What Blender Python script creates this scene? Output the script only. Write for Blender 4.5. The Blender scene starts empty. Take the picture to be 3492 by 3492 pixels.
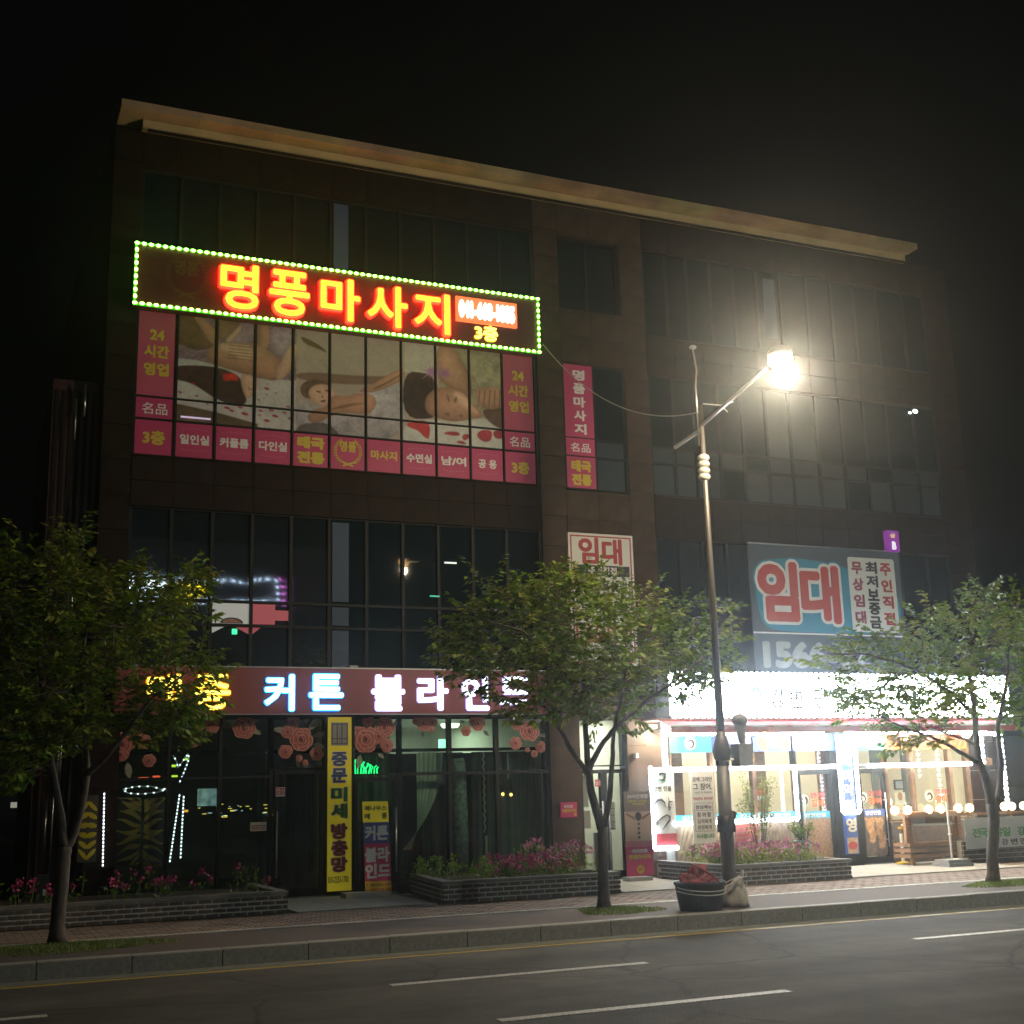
import bpy, math, random
from mathutils import Vector, Matrix
from mathutils.geometry import tessellate_polygon
random.seed(7)
SC = bpy.context.scene
COL = SC.collection
rad = math.radians
# ------------------------------------------------------------------ camera
FW = 1.2439129; YAW, PITCH, ROLL = 0.414192, 0.216962, -0.0270528
CP = Vector((0.0, -22.03565, 1.65))
fwd = Vector((math.sin(YAW)*math.cos(PITCH), math.cos(YAW)*math.cos(PITCH), math.sin(PITCH)))
rt0 = Vector((math.cos(YAW), -math.sin(YAW), 0)); up0 = rt0.cross(fwd)
RT = rt0*math.cos(ROLL) + up0*math.sin(ROLL); UP = -rt0*math.sin(ROLL) + up0*math.cos(ROLL)
cam_d = bpy.data.cameras.new('camera'); cam = bpy.data.objects.new('camera', cam_d); COL.objects.link(cam)
cam_d.sensor_fit = 'HORIZONTAL'; cam_d.sensor_width = 36; cam_d.lens = 36*FW; cam_d.clip_start = .1; cam_d.clip_end = 800
m = Matrix((RT, UP, -fwd)).transposed().to_4x4(); m.translation = CP; cam.matrix_world = m
SC.camera = cam
# ------------------------------------------------------------------ world (night sky), exposure
w = bpy.data.worlds.new('World'); SC.world = w; w.use_nodes = True
nt = w.node_tree; nt.nodes.clear()
wo = nt.nodes.new('ShaderNodeOutputWorld'); bg = nt.nodes.new('ShaderNodeBackground')
sky = nt.nodes.new('ShaderNodeTexSky'); sky.sky_type = 'NISHITA'; sky.sun_disc = False
sky.sun_elevation = rad(-4.0); sky.sun_rotation = rad(200)
mx = nt.nodes.new('ShaderNodeMix'); mx.data_type = 'RGBA'; mx.inputs[0].default_value = .9
mx.inputs[7].default_value = (.012, .017, .016, 1)
nt.links.new(sky.outputs[0], mx.inputs[6]); nt.links.new(mx.outputs[2], bg.inputs[0]); bg.inputs[1].default_value = .05
nt.links.new(bg.outputs[0], wo.inputs[0])
SC.view_settings.view_transform = 'Standard'; SC.view_settings.look = 'None'
SC.view_settings.exposure = 0; SC.view_settings.gamma = 1; SC.view_settings.use_curve_mapping = False
cy = SC.cycles
cy.use_denoising = True; cy.max_bounces = 6; cy.diffuse_bounces = 2; cy.glossy_bounces = 3
cy.transmission_bounces = 4; cy.transparent_max_bounces = 12; cy.volume_bounces = 0
cy.sample_clamp_indirect = 2.5; cy.sample_clamp_direct = 0
cy.caustics_reflective = False; cy.caustics_refractive = False

# ------------------------------------------------------------------ measuring helpers: a photo point to a point of a real plane
S = 3492.
def ray(u, v): return fwd + RT*((u-S/2)/(FW*S)) - UP*((v-S/2)/(FW*S))
def F(u, v, Y=0.):
    d = ray(u, v); t = (Y-CP.y)/d.y; p = CP+d*t; return p.x, p.z
def G(u, v, Z=0.):
    d = ray(u, v); t = (Z-CP.z)/d.z; p = CP+d*t; return p.x, p.y
def R(a, b, Y=0.):
    (u0, v0), (u1, v1) = a, b; um, vm = (u0+u1)/2, (v0+v1)/2
    return F(u0, vm, Y)[0], F(u1, vm, Y)[0], F(um, v1, Y)[1], F(um, v0, Y)[1]
def q(x0, y0, s): return lambda u, v: (x0+u*s, y0+v*s)
z1 = q(400, 780, .7764); t1 = q(250, 250, .5); t2 = q(1700, 600, .5); t3 = q(2526, 700, .5); t4 = q(1700, 1550, .5); t5 = q(2526, 1650, .5)
t6 = q(200, 1500, .5); t7 = q(950, 1500, .5); a3 = q(0, 2350, .5176); a4 = q(900, 2200, .5176); a5 = q(1850, 2200, .4658); a6 = q(2600, 2200, .4658)
c1 = q(1190, 2420, .3675); c2 = q(1080, 2400, .352); e2 = q(1960, 2600, .2588); e3 = q(2200, 2430, .2588); e4 = q(2650, 2430, .2588); e5 = q(3000, 2430, .2547)
b1 = q(400, 1000, .3882); b2 = q(1100, 1100, .4141); g8 = q(1800, 1150, .7764)

# ------------------------------------------------------------------ materials
def col4(c): return (c[0], c[1], c[2], 1)
def mat(name, c, rough=.7, var=.15, scale=6, bump=0., metal=0., spec=.5, stretch=None, c2=None, detail=4):
    M = bpy.data.materials.new(name); M.use_nodes = True; n = M.node_tree; b = n.nodes['Principled BSDF']
    b.inputs['Roughness'].default_value = rough; b.inputs['Metallic'].default_value = metal; b.inputs['Specular IOR Level'].default_value = spec
    tc = n.nodes.new('ShaderNodeTexCoord'); mp = n.nodes.new('ShaderNodeMapping'); ns = n.nodes.new('ShaderNodeTexNoise')
    ns.inputs['Scale'].default_value = scale; ns.inputs['Detail'].default_value = detail
    if stretch: mp.inputs['Scale'].default_value = stretch
    n.links.new(tc.outputs['Object'], mp.inputs[0]); n.links.new(mp.outputs[0], ns.inputs[0])
    rp = n.nodes.new('ShaderNodeValToRGB'); rp.color_ramp.elements[0].position = .3; rp.color_ramp.elements[1].position = .7
    d = c2 if c2 else tuple(x*(1-var) for x in c); e = c if c2 else tuple(min(1, x*(1+var)) for x in c)
    rp.color_ramp.elements[0].color = col4(d); rp.color_ramp.elements[1].color = col4(e)
    n.links.new(ns.outputs[0], rp.inputs[0]); n.links.new(rp.outputs[0], b.inputs['Base Color'])
    if bump:
        bp = n.nodes.new('ShaderNodeBump'); bp.inputs['Strength'].default_value = bump; bp.inputs['Distance'].default_value = .02
        n.links.new(ns.outputs[0], bp.inputs['Height']); n.links.new(bp.outputs[0], b.inputs['Normal'])
    return M
def emit(name, c, s, base=None, var=0):
    M = bpy.data.materials.new(name); M.use_nodes = True; n = M.node_tree; b = n.nodes['Principled BSDF']
    b.inputs['Base Color'].default_value = col4(base or c); b.inputs['Roughness'].default_value = .5
    b.inputs['Emission Color'].default_value = col4(c); b.inputs['Emission Strength'].default_value = s
    if var:
        tc = n.nodes.new('ShaderNodeTexCoord'); ns = n.nodes.new('ShaderNodeTexNoise'); ns.inputs['Scale'].default_value = 7
        mr = n.nodes.new('ShaderNodeMapRange'); mr.inputs[1].default_value = .3; mr.inputs[2].default_value = .7
        mr.inputs[3].default_value = s*(1-var); mr.inputs[4].default_value = s*(1+var)
        n.links.new(tc.outputs['Object'], ns.inputs[0]); n.links.new(ns.outputs[0], mr.inputs[0]); n.links.new(mr.outputs[0], b.inputs['Emission Strength'])
    return M
def glass(name, tint, refl, wave=.0, wscale=1.5, rough=0.0):
    M = bpy.data.materials.new(name); M.use_nodes = True; n = M.node_tree; n.nodes.clear()
    o = n.nodes.new('ShaderNodeOutputMaterial'); mx = n.nodes.new('ShaderNodeMixShader')
    tr = n.nodes.new('ShaderNodeBsdfTransparent'); tr.inputs[0].default_value = col4(tint)
    gl = n.nodes.new('ShaderNodeBsdfGlossy'); gl.inputs['Roughness'].default_value = rough
    lw = n.nodes.new('ShaderNodeLayerWeight'); lw.inputs[0].default_value = .5
    pw = n.nodes.new('ShaderNodeMath'); pw.operation = 'POWER'; pw.inputs[1].default_value = 5; n.links.new(lw.outputs['Facing'], pw.inputs[0])
    mr = n.nodes.new('ShaderNodeMapRange'); mr.inputs[3].default_value = refl; mr.inputs[4].default_value = 1; n.links.new(pw.outputs[0], mr.inputs[0])
    n.links.new(mr.outputs[0], mx.inputs[0]); n.links.new(tr.outputs[0], mx.inputs[1]); n.links.new(gl.outputs[0], mx.inputs[2]); n.links.new(mx.outputs[0], o.inputs[0])
    if wave: waves(n, gl, wave, wscale)
    return M
def waves(n, sh, wave, wscale):
    tc = n.nodes.new('ShaderNodeTexCoord'); ns = n.nodes.new('ShaderNodeTexNoise'); ns.inputs['Scale'].default_value = wscale; ns.inputs['Detail'].default_value = 0
    bp = n.nodes.new('ShaderNodeBump'); bp.inputs['Strength'].default_value = 1; bp.inputs['Distance'].default_value = wave
    n.links.new(tc.outputs['Object'], ns.inputs[0]); n.links.new(ns.outputs[0], bp.inputs['Height']); n.links.new(bp.outputs[0], sh.inputs['Normal'])
def darkglass(name, c, wave=.01, wscale=1.2, spec=.9, rough=.03):
    M = bpy.data.materials.new(name); M.use_nodes = True; n = M.node_tree; b = n.nodes['Principled BSDF']
    b.inputs['Base Color'].default_value = col4(c); b.inputs['Roughness'].default_value = rough; b.inputs['Specular IOR Level'].default_value = spec
    b.inputs['IOR'].default_value = 1.7
    if wave: waves(n, b, wave, wscale)
    return M

M = {}
def road_mat():
    X = mat('asphalt', (.080, .078, .066), .85, .3, 70, .6, detail=8, spec=.3); n = X.node_tree; b = n.nodes['Principled BSDF']; rp = [x for x in n.nodes if x.type == 'VALTORGB'][0]; tc = [x for x in n.nodes if x.type == 'TEX_COORD'][0]
    def layer(src, scale, stretch, lo, hi, p0, p1, kind='n'):
        mp = n.nodes.new('ShaderNodeMapping'); mp.inputs['Scale'].default_value = stretch; n.links.new(tc.outputs['Object'], mp.inputs[0])
        if kind == 'n': t = n.nodes.new('ShaderNodeTexNoise'); t.inputs['Scale'].default_value = scale; t.inputs['Detail'].default_value = 6; out = t.outputs[0]
        else:
            w_ = n.nodes.new('ShaderNodeTexNoise'); w_.inputs['Scale'].default_value = 2.5; w_.inputs['Detail'].default_value = 5; n.links.new(mp.outputs[0], w_.inputs[0])
            ad = n.nodes.new('ShaderNodeMixRGB'); ad.blend_type = 'ADD'; ad.inputs[0].default_value = .35; n.links.new(mp.outputs[0], ad.inputs[1]); n.links.new(w_.outputs[1], ad.inputs[2])
            t = n.nodes.new('ShaderNodeTexVoronoi'); t.feature = 'DISTANCE_TO_EDGE'; t.inputs['Scale'].default_value = scale; out = t.outputs['Distance']; n.links.new(ad.outputs[0], t.inputs['Vector'])
        if kind == 'n': n.links.new(mp.outputs[0], t.inputs[0])
        mr = n.nodes.new('ShaderNodeMapRange'); mr.inputs[1].default_value = p0; mr.inputs[2].default_value = p1; mr.inputs[3].default_value = lo; mr.inputs[4].default_value = hi; n.links.new(out, mr.inputs[0])
        mu = n.nodes.new('ShaderNodeVectorMath'); mu.operation = 'SCALE'; n.links.new(src, mu.inputs[0]); n.links.new(mr.outputs[0], mu.inputs[3]); return mu.outputs[0]
    c = layer(rp.outputs[0], .5, (.25, 1.6, 1), .62, 1.35, .35, .68)
    c = layer(c, 2.2, (1, 1, 1), .74, 1.2, .3, .7)
    c = layer(c, .30, (1, 1, 1), .45, 1.0, .0, .012, 'v')
    n.links.new(c, b.inputs['Base Color']); return X
M['asphalt'] = road_mat()
M['asphalt2'] = mat('bike_path_asphalt', (.085, .066, .056), .85, .25, 50, .4, detail=8)
M['curb'] = mat('curb_granite', (.27, .27, .25), .7, .2, 25, .15, detail=8)
M['conc'] = mat('concrete', (.36, .36, .33), .75, .12, 8, .15, detail=8)
M['conc2'] = mat('old_concrete', (.22, .24, .22), .8, .2, 7, .2, detail=8)
M['soil'] = mat('soil', (.05, .038, .026), .9, .3, 20, .6)
M['pave'] = mat('paving_clay', (.23, .175, .145), .85, .28, 5, .15, detail=8)
M['joint'] = mat('paving_joint', (.07, .06, .05), .9, .2, 20)
M['white_line'] = mat('line_paint', (.66, .66, .62), .6, .25, 30, .1, detail=10, c2=(.22, .22, .2))
M['yellow_line'] = mat('yellow_paint', (.42, .30, .07), .6, .3, 30, .1, detail=8)
M['brick'] = mat('grey_brick', (.075, .072, .07), .75, .35, 9, .3)
M['brick2'] = mat('brown_brick', (.10, .078, .065), .75, .35, 9, .3)
M['mortar'] = mat('mortar', (.62, .61, .57), .85, .15, 20, .2)
M['cap'] = mat('planter_cap', (.17, .17, .16), .75, .2, 12, .2)
M['granite'] = mat('brown_granite', (.060, .040, .027), .5, .3, 3, .05, detail=10, spec=.15)
M['granite2'] = mat('dark_granite', (.020, .013, .010), .55, .35, 3, .05, detail=10, spec=.08)
M['backwall'] = mat('joint_backing', (.03, .025, .02), .9, .1)
M['frame'] = mat('dark_frame', (.010, .013, .013), .6, .1, 10, spec=.25)
M['steel'] = mat('steel', (.55, .55, .53), .28, .08, 12, metal=1)
M['lampsteel'] = mat('pole_steel', (.20, .185, .165), .52, .25, 3, metal=.7, stretch=(1, 1, .2))
M['eave'] = mat('eave_paint', (.46, .34, .16), .7, .32, 1.5, detail=8)
M['eave2'] = mat('cornice_paint', (.55, .42, .20), .7, .15, 1.5, detail=8)
M['white'] = mat('white_paint', (.75, .75, .72), .5, .06, 8)
M['offwhite'] = mat('cream_wall', (.70, .66, .54), .7, .06, 4)
M['grey'] = mat('grey_plastic', (.30, .31, .32), .5, .1, 8)
M['dark'] = mat('black_plastic', (.018, .018, .018), .45, .15, 8)
M['rubber'] = mat('rubber', (.022, .023, .025), .55, .3, 9, .1)
M['rope'] = mat('rope', (.5, .49, .46), .8, .1, 30)
M['wood'] = mat('wood', (.32, .17, .085), .6, .35, 6, .15, stretch=(1, 1, 6))
M['wood_h'] = mat('wood_plank', (.30, .165, .09), .6, .35, 6, .15, stretch=(.6, 6, 6))
M['red_rag'] = mat('red_cloth', (.30, .07, .07), .9, .4, 8, .3)
M['bag'] = mat('sack', (.42, .40, .35), .9, .25, 8, .6)
M['bark'] = mat('bark', (.075, .062, .05), .85, .45, 18, .6, stretch=(1, 1, .35), detail=8)
M['pot'] = mat('green_glaze', (.12, .25, .19), .3, .2, 5)
M['awning'] = mat('awning_fabric', (.40, .055, .05), .8, .15, 4)
M['awning_w'] = mat('awning_pale', (.60, .42, .38), .8, .1, 4)
M['gyellow'] = mat('yellow_plastic', (.65, .42, .02), .5, .1)
def leafmat(name, a, b):
    X = mat(name, b, .5, .2, 1.3, c2=a); n = X.node_tree; p = n.nodes['Principled BSDF']; o = n.nodes['Material Output']
    tl = n.nodes.new('ShaderNodeBsdfTranslucent'); ms = n.nodes.new('ShaderNodeMixShader'); ms.inputs[0].default_value = .3
    rp = [x for x in n.nodes if x.type == 'VALTORGB'][0]
    n.links.new(rp.outputs[0], tl.inputs[0]); n.links.new(p.outputs[0], ms.inputs[1]); n.links.new(tl.outputs[0], ms.inputs[2]); n.links.new(ms.outputs[0], o.inputs[0])
    return X
M['leaf'] = leafmat('leaf', (.06, .14, .010), (.21, .33, .025))
M['leaf_y'] = leafmat('leaf_young', (.16, .22, .03), (.30, .34, .05))
M['grass'] = leafmat('grass_blades', (.09, .15, .02), (.20, .26, .05))
M['azalea'] = mat('pink_petals', (.55, .06, .22), .6, .3, 9)
M['azalea2'] = mat('pale_pink_petals', (.62, .22, .38), .6, .3, 9)
M['dglass'] = darkglass('dark_window_glass', (.008, .014, .018), .0035, 1.3)
M['dglass4'] = darkglass('plain_window_glass', (.005, .014, .018), .003, 1., spec=.06, rough=.03)
M['fglass'] = darkglass('frosted_window_glass', (.030, .045, .055), .003, 1., rough=.3, spec=.2)
M['blind'] = mat('pale_blind', (.07, .10, .16), .8, .05, 3)
M['shopglass'] = glass('shop_glass', (.74, .84, .80), .035, .006, 1.6)
M['clearglass'] = glass('clear_glass', (.92, .94, .92), .03)
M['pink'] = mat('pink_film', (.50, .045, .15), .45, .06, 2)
M['pink_top'] = mat('pink_film_pale', (.52, .09, .17), .45, .06, 2)  # paler pink of the upper panels
M['yprint'] = mat('yellow_print', (.62, .50, .05), .5, .05)
M['wprint'] = mat('white_print', (.75, .75, .74), .5, .05)
M['bprint'] = mat('black_print', (.03, .03, .035), .5, .05)
M['rprint'] = mat('red_print', (.42, .05, .06), .5, .08)
M['greenprint'] = mat('green_print', (.06, .28, .10), .5, .05)
M['navyprint'] = mat('navy_print', (.05, .08, .25), .5, .05)
M['paper'] = mat('banner_white', (.70, .72, .68), .6, .05, 3)
M['gold'] = mat('gold_print', (.55, .36, .04), .5, .15, 20)

# ------------------------------------------------------------------ objects
ORG = {}
def setp(o, label=None, cat=None, group=None, kind=None):
    if label: o['label'] = label
    if cat: o['category'] = cat
    if group: o['group'] = group
    if kind: o['kind'] = kind
    return o
def thing(name, loc, label, cat, group=None):
    o = bpy.data.objects.new(name, None); COL.objects.link(o); o.location = loc; o.empty_display_size = .2
    ORG[o.name] = Vector(loc); return setp(o, label, cat, group)
class MB:
    def __init__(s): s.v = []; s.f = []; s.mi = []; s.k = 0
    def add(s, vs, fs):
        b = len(s.v); s.v += [tuple(p) for p in vs]; s.f += [tuple(i+b for i in f) for f in fs]; s.mi += [s.k]*len(fs); return s
    def box(s, x0, x1, y0, y1, z0, z1):
        return s.add([(x0, y0, z0), (x1, y0, z0), (x1, y1, z0), (x0, y1, z0), (x0, y0, z1), (x1, y0, z1), (x1, y1, z1), (x0, y1, z1)],
                     [(0, 1, 5, 4), (1, 2, 6, 5), (2, 3, 7, 6), (3, 0, 4, 7), (4, 5, 6, 7), (3, 2, 1, 0)])
    def quad(s, a, b, c, d): return s.add([a, b, c, d], [(0, 1, 2, 3)])
    def tube(s, pts, r, n=8, cap=True):
        pts = [Vector(p) for p in pts]; rs = r if isinstance(r, (list, tuple)) else [r]*len(pts); rings = []; pu = None
        for i, p in enumerate(pts):
            d = (pts[min(i+1, len(pts)-1)]-pts[max(i-1, 0)])
            d = d.normalized() if d.length > 1e-9 else Vector((0, 0, 1))
            if pu is None: a = Vector((1, 0, 0)) if abs(d.x) < .9 else Vector((0, 1, 0))
            else: a = pu
            u = (a-d*a.dot(d)).normalized(); pu = u; vv = d.cross(u)
            rings.append([p+(u*math.cos(2*math.pi*k/n)+vv*math.sin(2*math.pi*k/n))*rs[i] for k in range(n)])
        vs = [v for g in rings for v in g]; fs = []
        for i in range(len(pts)-1):
            for k in range(n): fs.append((i*n+k, i*n+(k+1) % n, (i+1)*n+(k+1) % n, (i+1)*n+k))
        if cap: fs.append(tuple(range(n-1, -1, -1))); fs.append(tuple((len(pts)-1)*n+k for k in range(n)))
        return s.add(vs, fs)
    def lathe(s, c, prof, n=16):
        vs = []; fs = []
        for r_, z_ in prof: vs += [(c[0]+r_*math.cos(2*math.pi*k/n), c[1]+r_*math.sin(2*math.pi*k/n), c[2]+z_) for k in range(n)]
        for i in range(len(prof)-1):
            for k in range(n): fs.append((i*n+k, i*n+(k+1) % n, (i+1)*n+(k+1) % n, (i+1)*n+k))
        fs.append(tuple(range(n-1, -1, -1))); fs.append(tuple((len(prof)-1)*n+k for k in range(n)))
        return s.add(vs, fs)
    def ball(s, c, rx, ry, rz, n=8, m_=5):
        prof = [(math.sin(math.pi*i/m_), -math.cos(math.pi*i/m_)) for i in range(1, m_)]
        vs = [(c[0], c[1], c[2]-rz)]; fs = []
        for a, b in prof: vs += [(c[0]+rx*a*math.cos(2*math.pi*k/n), c[1]+ry*a*math.sin(2*math.pi*k/n), c[2]+rz*b) for k in range(n)]
        vs.append((c[0], c[1], c[2]+rz)); L = len(vs)-1
        for k in range(n): fs.append((0, 1+(k+1) % n, 1+k)); fs.append((L, L-n+k, L-n+(k+1) % n))
        for i in range(m_-2):
            for k in range(n): fs.append((1+i*n+k, 1+i*n+(k+1) % n, 1+(i+1)*n+(k+1) % n, 1+(i+1)*n+k))
        return s.add(vs, fs)
    def poly(s, pts, Y):                       # flat polygon on plane y=Y facing the street, pts = (x, z)
        tri = tessellate_polygon([[Vector((a, b, 0)) for a, b in pts]])
        out = []
        for t in tri:
            a, b, c = [Vector((pts[i][0], pts[i][1], 0)) for i in t]
            out.append(t if (b-a).cross(c-a).z > 0 else (t[0], t[2], t[1]))
        return s.add([(a, Y, b) for a, b in pts], out)
    def mesh(s, name, mats, org, smooth=False):
        me = bpy.data.meshes.new(name); me.from_pydata([(a-org[0], b-org[1], c-org[2]) for a, b, c in s.v], [], s.f)
        for mm in (mats if isinstance(mats, (list, tuple)) else [mats]): me.materials.append(mm)
        if any(s.mi): me.polygons.foreach_set('material_index', s.mi)
        if smooth: me.polygons.foreach_set('use_smooth', [True]*len(me.polygons))
        me.update(); return me
    def build(s, name, mats, parent=None, org=None, smooth=False, label=None, kind=None, cat=None, group=None):
        if parent is not None:
            o0 = ORG[parent.name]; g = Vector(org) if org is not None else o0
        else:
            g = Vector(org) if org is not None else Vector((sum(v[0] for v in s.v)/len(s.v), sum(v[1] for v in s.v)/len(s.v), min(v[2] for v in s.v)))
        o = bpy.data.objects.new(name, s.mesh(name, mats, g, smooth)); COL.objects.link(o)
        if parent is not None: o.parent = parent; o.location = g-o0
        else: o.location = g
        ORG[o.name] = g
        return setp(o, label, cat, group, kind)
def inst(name, me, loc, parent, rot=None, scale=None):
    o = bpy.data.objects.new(name, me); COL.objects.link(o); o.parent = parent; o.location = Vector(loc)-ORG[parent.name]
    if rot: o.rotation_euler = rot
    if scale: o.scale = scale
    ORG[o.name] = Vector(loc); return o
def box(name, x0, x1, y0, y1, z0, z1, mt, parent=None, **k): return MB().box(x0, x1, y0, y1, z0, z1).build(name, mt, parent, **k)

TSC = bpy.data.scenes.new('lettering_bench')
def textmesh(s, bold, depth):
    cu = bpy.data.curves.new('t', 'FONT'); cu.body = s; cu.size = 1; cu.offset = bold; cu.extrude = depth; cu.resolution_u = 3; cu.fill_mode = 'BOTH'
    cu.space_line = .95
    ob = bpy.data.objects.new('t', cu); TSC.collection.objects.link(ob)
    with bpy.context.temp_override(scene=TSC, view_layer=TSC.view_layers[0]): dg = bpy.context.evaluated_depsgraph_get(); dg.update()
    me = bpy.data.meshes.new_from_object(ob.evaluated_get(dg)); bpy.data.objects.remove(ob); bpy.data.curves.remove(cu)
    return me
def T(s, rect, Y, mt, parent, name='lettering', bold=.02, depth=.004, side=None, mirror=False, keep=False, shear=0, face=-1):
    """lettering that fills rect=(x0,x1,z0,z1), its back on plane y=Y, facing the street; bold strokes are built up from shifted copies"""
    me = textmesh(s, 0, 0.5); co = [v.co.copy() for v in me.vertices]
    xs = [c.x for c in co]; ys = [c.y for c in co]; bo = max(bold, 0)*1.35
    X0, X1, Z0, Z1 = min(xs)-bo, max(xs)+bo, min(ys)-bo, max(ys)+bo
    x0, x1, a0, a1 = rect; sx = (x1-x0)/(X1-X0); sz = (a1-a0)/(Z1-Z0)
    if keep: sz = sx = min(sx, sz); x0 = (rect[0]+rect[1])/2-sx*(X1-X0)/2; a0 = (rect[2]+rect[3])/2-sz*(Z1-Z0)/2
    g = ORG[parent.name]
    me2 = bpy.data.meshes.new(name)
    nsh = 0 if bo < .004 else 5 if bo < .03 else 8 if bo < .06 else 18
    sh_l = [(0., 0.)]+[(bo*math.cos(2*math.pi*(i+.5)/nsh), bo*math.sin(2*math.pi*(i+.5)/nsh)) for i in range(nsh)]
    F0 = [tuple(p.vertices) for p in me.polygons]; N0 = [p.normal.z for p in me.polygons]
    vs = []; fs = []; nz = []; eps = min(.0004, depth*.03)
    for ci, (dx, dz) in enumerate(sh_l):
        b_ = len(vs); fs += [tuple(i+b_ for i in f) for f in F0]; nz += N0
        for c in co:
            t = (c.x+dx-X0)/(X1-X0)
            if mirror: t = 1-t
            vs.append((x0+t*(X1-X0)*sx-g.x, Y+face*(depth*(c.z+.5)-ci*eps*(1 if c.z > 0 else 0))-g.y, a0+(c.y+dz-Z0)*sz+shear*(t-.5)*(x1-x0)-g.z))
    flip = mirror != (face > 0)
    if flip: fs = [tuple(reversed(f)) for f in fs]
    me2.from_pydata(vs, [], fs); me2.materials.append(mt)
    if side:
        me2.materials.append(side); me2.polygons.foreach_set('material_index', [0 if abs(k) > .5 else 1 for k in nz])
    me2.update(); bpy.data.meshes.remove(me)
    o = bpy.data.objects.new(name, me2); COL.objects.link(o); o.parent = parent; ORG[o.name] = g
    return o
def chaikin(p, n=2):
    for _ in range(n):
        r = []
        for i in range(len(p)):
            a, b = p[i], p[(i+1) % len(p)]; r += [(a[0]*.75+b[0]*.25, a[1]*.75+b[1]*.25), (a[0]*.25+b[0]*.75, a[1]*.25+b[1]*.75)]
        p = r
    return p
# ================================================================== THE SETTING
def struct(name, mb, mt, **k): return mb.build(name, mt, org=(0, 0, 0), kind='structure', **k)
gz = MB(); gz.quad((-220, -220, -.26), (260, -220, -.26), (260, 260, -.26), (-220, 260, -.26)); struct('ground', gz, M['soil'])
skyd = MB()
rd = MB(); rd.box(-90, 130, -21.3, -6.67, -.24, -.2); struct('road', rd, M['asphalt'])
gt = MB(); gt.box(-60, 100, -6.98, -6.665, -.24, -.193); struct('road_gutter', gt, M['conc2'])
yl = MB(); yl.box(-60, 100, -7.12, -7.0, -.24, -.196); struct('yellow_edge_line', yl, M['yellow_line'])
ln = bpy.data.objects.new('lane_markings', None); COL.objects.link(ln); ORG[ln.name] = Vector((0, 0, 0)); ln['kind'] = 'structure'
for y, xs in ((-9.17, [(-9.5, -6.6), (-2.0, .95), (4.19, 7.12), (10.81, 13.8), (17.6, 20.6), (24.6, 27.6)]), (-11.63, [(-3.2, -.3), (4.33, 7.23), (11.9, 14.9)])):
    for a, b in xs: box('dash', a, b, y-.07, y+.07, -.24, -.1955, M['white_line'], ln)
# kerb of single stones
kb = bpy.data.objects.new('kerb', None); COL.objects.link(kb); ORG[kb.name] = Vector((0, 0, 0)); kb['kind'] = 'structure'
kme = MB(); kme.v = []
kme.box(.006, .994, -6.66, -6.50, -.25, -.012)
kme.add([(.006, -6.66, -.012), (.994, -6.66, -.012), (.994, -6.645, 0), (.006, -6.645, 0), (.006, -6.5, 0), (.994, -6.5, 0)], [(0, 1, 2, 3), (3, 2, 5, 4)])
km = kme.mesh('kerb_stone', M['curb'], (0, 0, 0))
for i in range(-8, 34): inst('kerb_stone', km, (i, 0, random.uniform(-.003, .003)), kb)
kj = MB(); kj.box(-60, -8, -6.66, -6.5, -.25, 0); kj.box(34, 100, -6.66, -6.5, -.25, 0); kj.box(-8, 34, -6.645, -6.51, -.25, -.015); kj.build('kerb_bed', M['joint'], kb)
far = MB(); far.box(-60, 100, -21.5, -21.3, -.25, 0); far.box(-60, 100, -60, -21.5, -.25, -.004); struct('opposite_pavement', far, M['conc2'])
bp_ = MB(); bp_.box(-60, 100, -6.5, -4.69, -.25, -.006); struct('bike_path', bp_, M['asphalt2'])
wl = MB(); wl.box(-60, 100, -4.69, -4.57, -.25, 0.002); struct('white_edging', wl, M['white_line'])
bd = MB(); bd.box(-60, 100, -4.57, .0, -.25, -.02); bd.box(-60, 1.2, 0, 30, -.25, -.02); bd.box(22.5, 100, 0, 30, -.25, -.02); struct('pavement_bed', bd, M['joint'])
# paving bricks: the largest-looking 300 singly, the rest joined
pv = bpy.data.objects.new('brick_pavement', None); COL.objects.link(pv); ORG[pv.name] = Vector((0, 0, 0)); pv['kind'] = 'structure'
spots = []
slabs = [(4.85, 7.05, -2.75), (10.30, 12.35, -2.80), (14.98, 19.2, -2.72)]
for r_ in range(0, 37):
    y0 = -4.57+r_*.123
    for c_ in range(-30, 134):
        x0 = c_*.205+(r_ % 2)*.1025
        if y0 > -2.8 and (x0 > -1 and x0 < 19.2) : continue
        spots.append((x0, y0))
def vis(p): return -.3 < p[0] < 8.6 and p[1] < -2.75
near = sorted([p for p in spots if vis(p)], key=lambda p: (Vector((p[0], p[1], 0))-CP).length)[:298]
nset = set(near)
bv = MB(); bv.add([(0, 0, -.02), (.197, 0, -.02), (.197, .116, -.02), (0, .116, -.02), (.004, .004, 0), (.193, .004, 0), (.193, .112, 0), (.004, .112, 0)], [(0, 1, 5, 4), (1, 2, 6, 5), (2, 3, 7, 6), (3, 0, 4, 7), (4, 5, 6, 7)])
pms = []
for k, (c, v) in enumerate((((.23, .175, .145), .25), ((.27, .20, .16), .25), ((.18, .15, .135), .25))):
    pms.append(bv.mesh('paving_brick', mat('paving_clay_%s' % 'abc'[k], c, .85, v, 14, .2), (0, 0, 0)))
for p in near: inst('paving_brick', random.choice(pms), (p[0], p[1], random.uniform(-.003, .002)), pv)
rest = MB()
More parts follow.
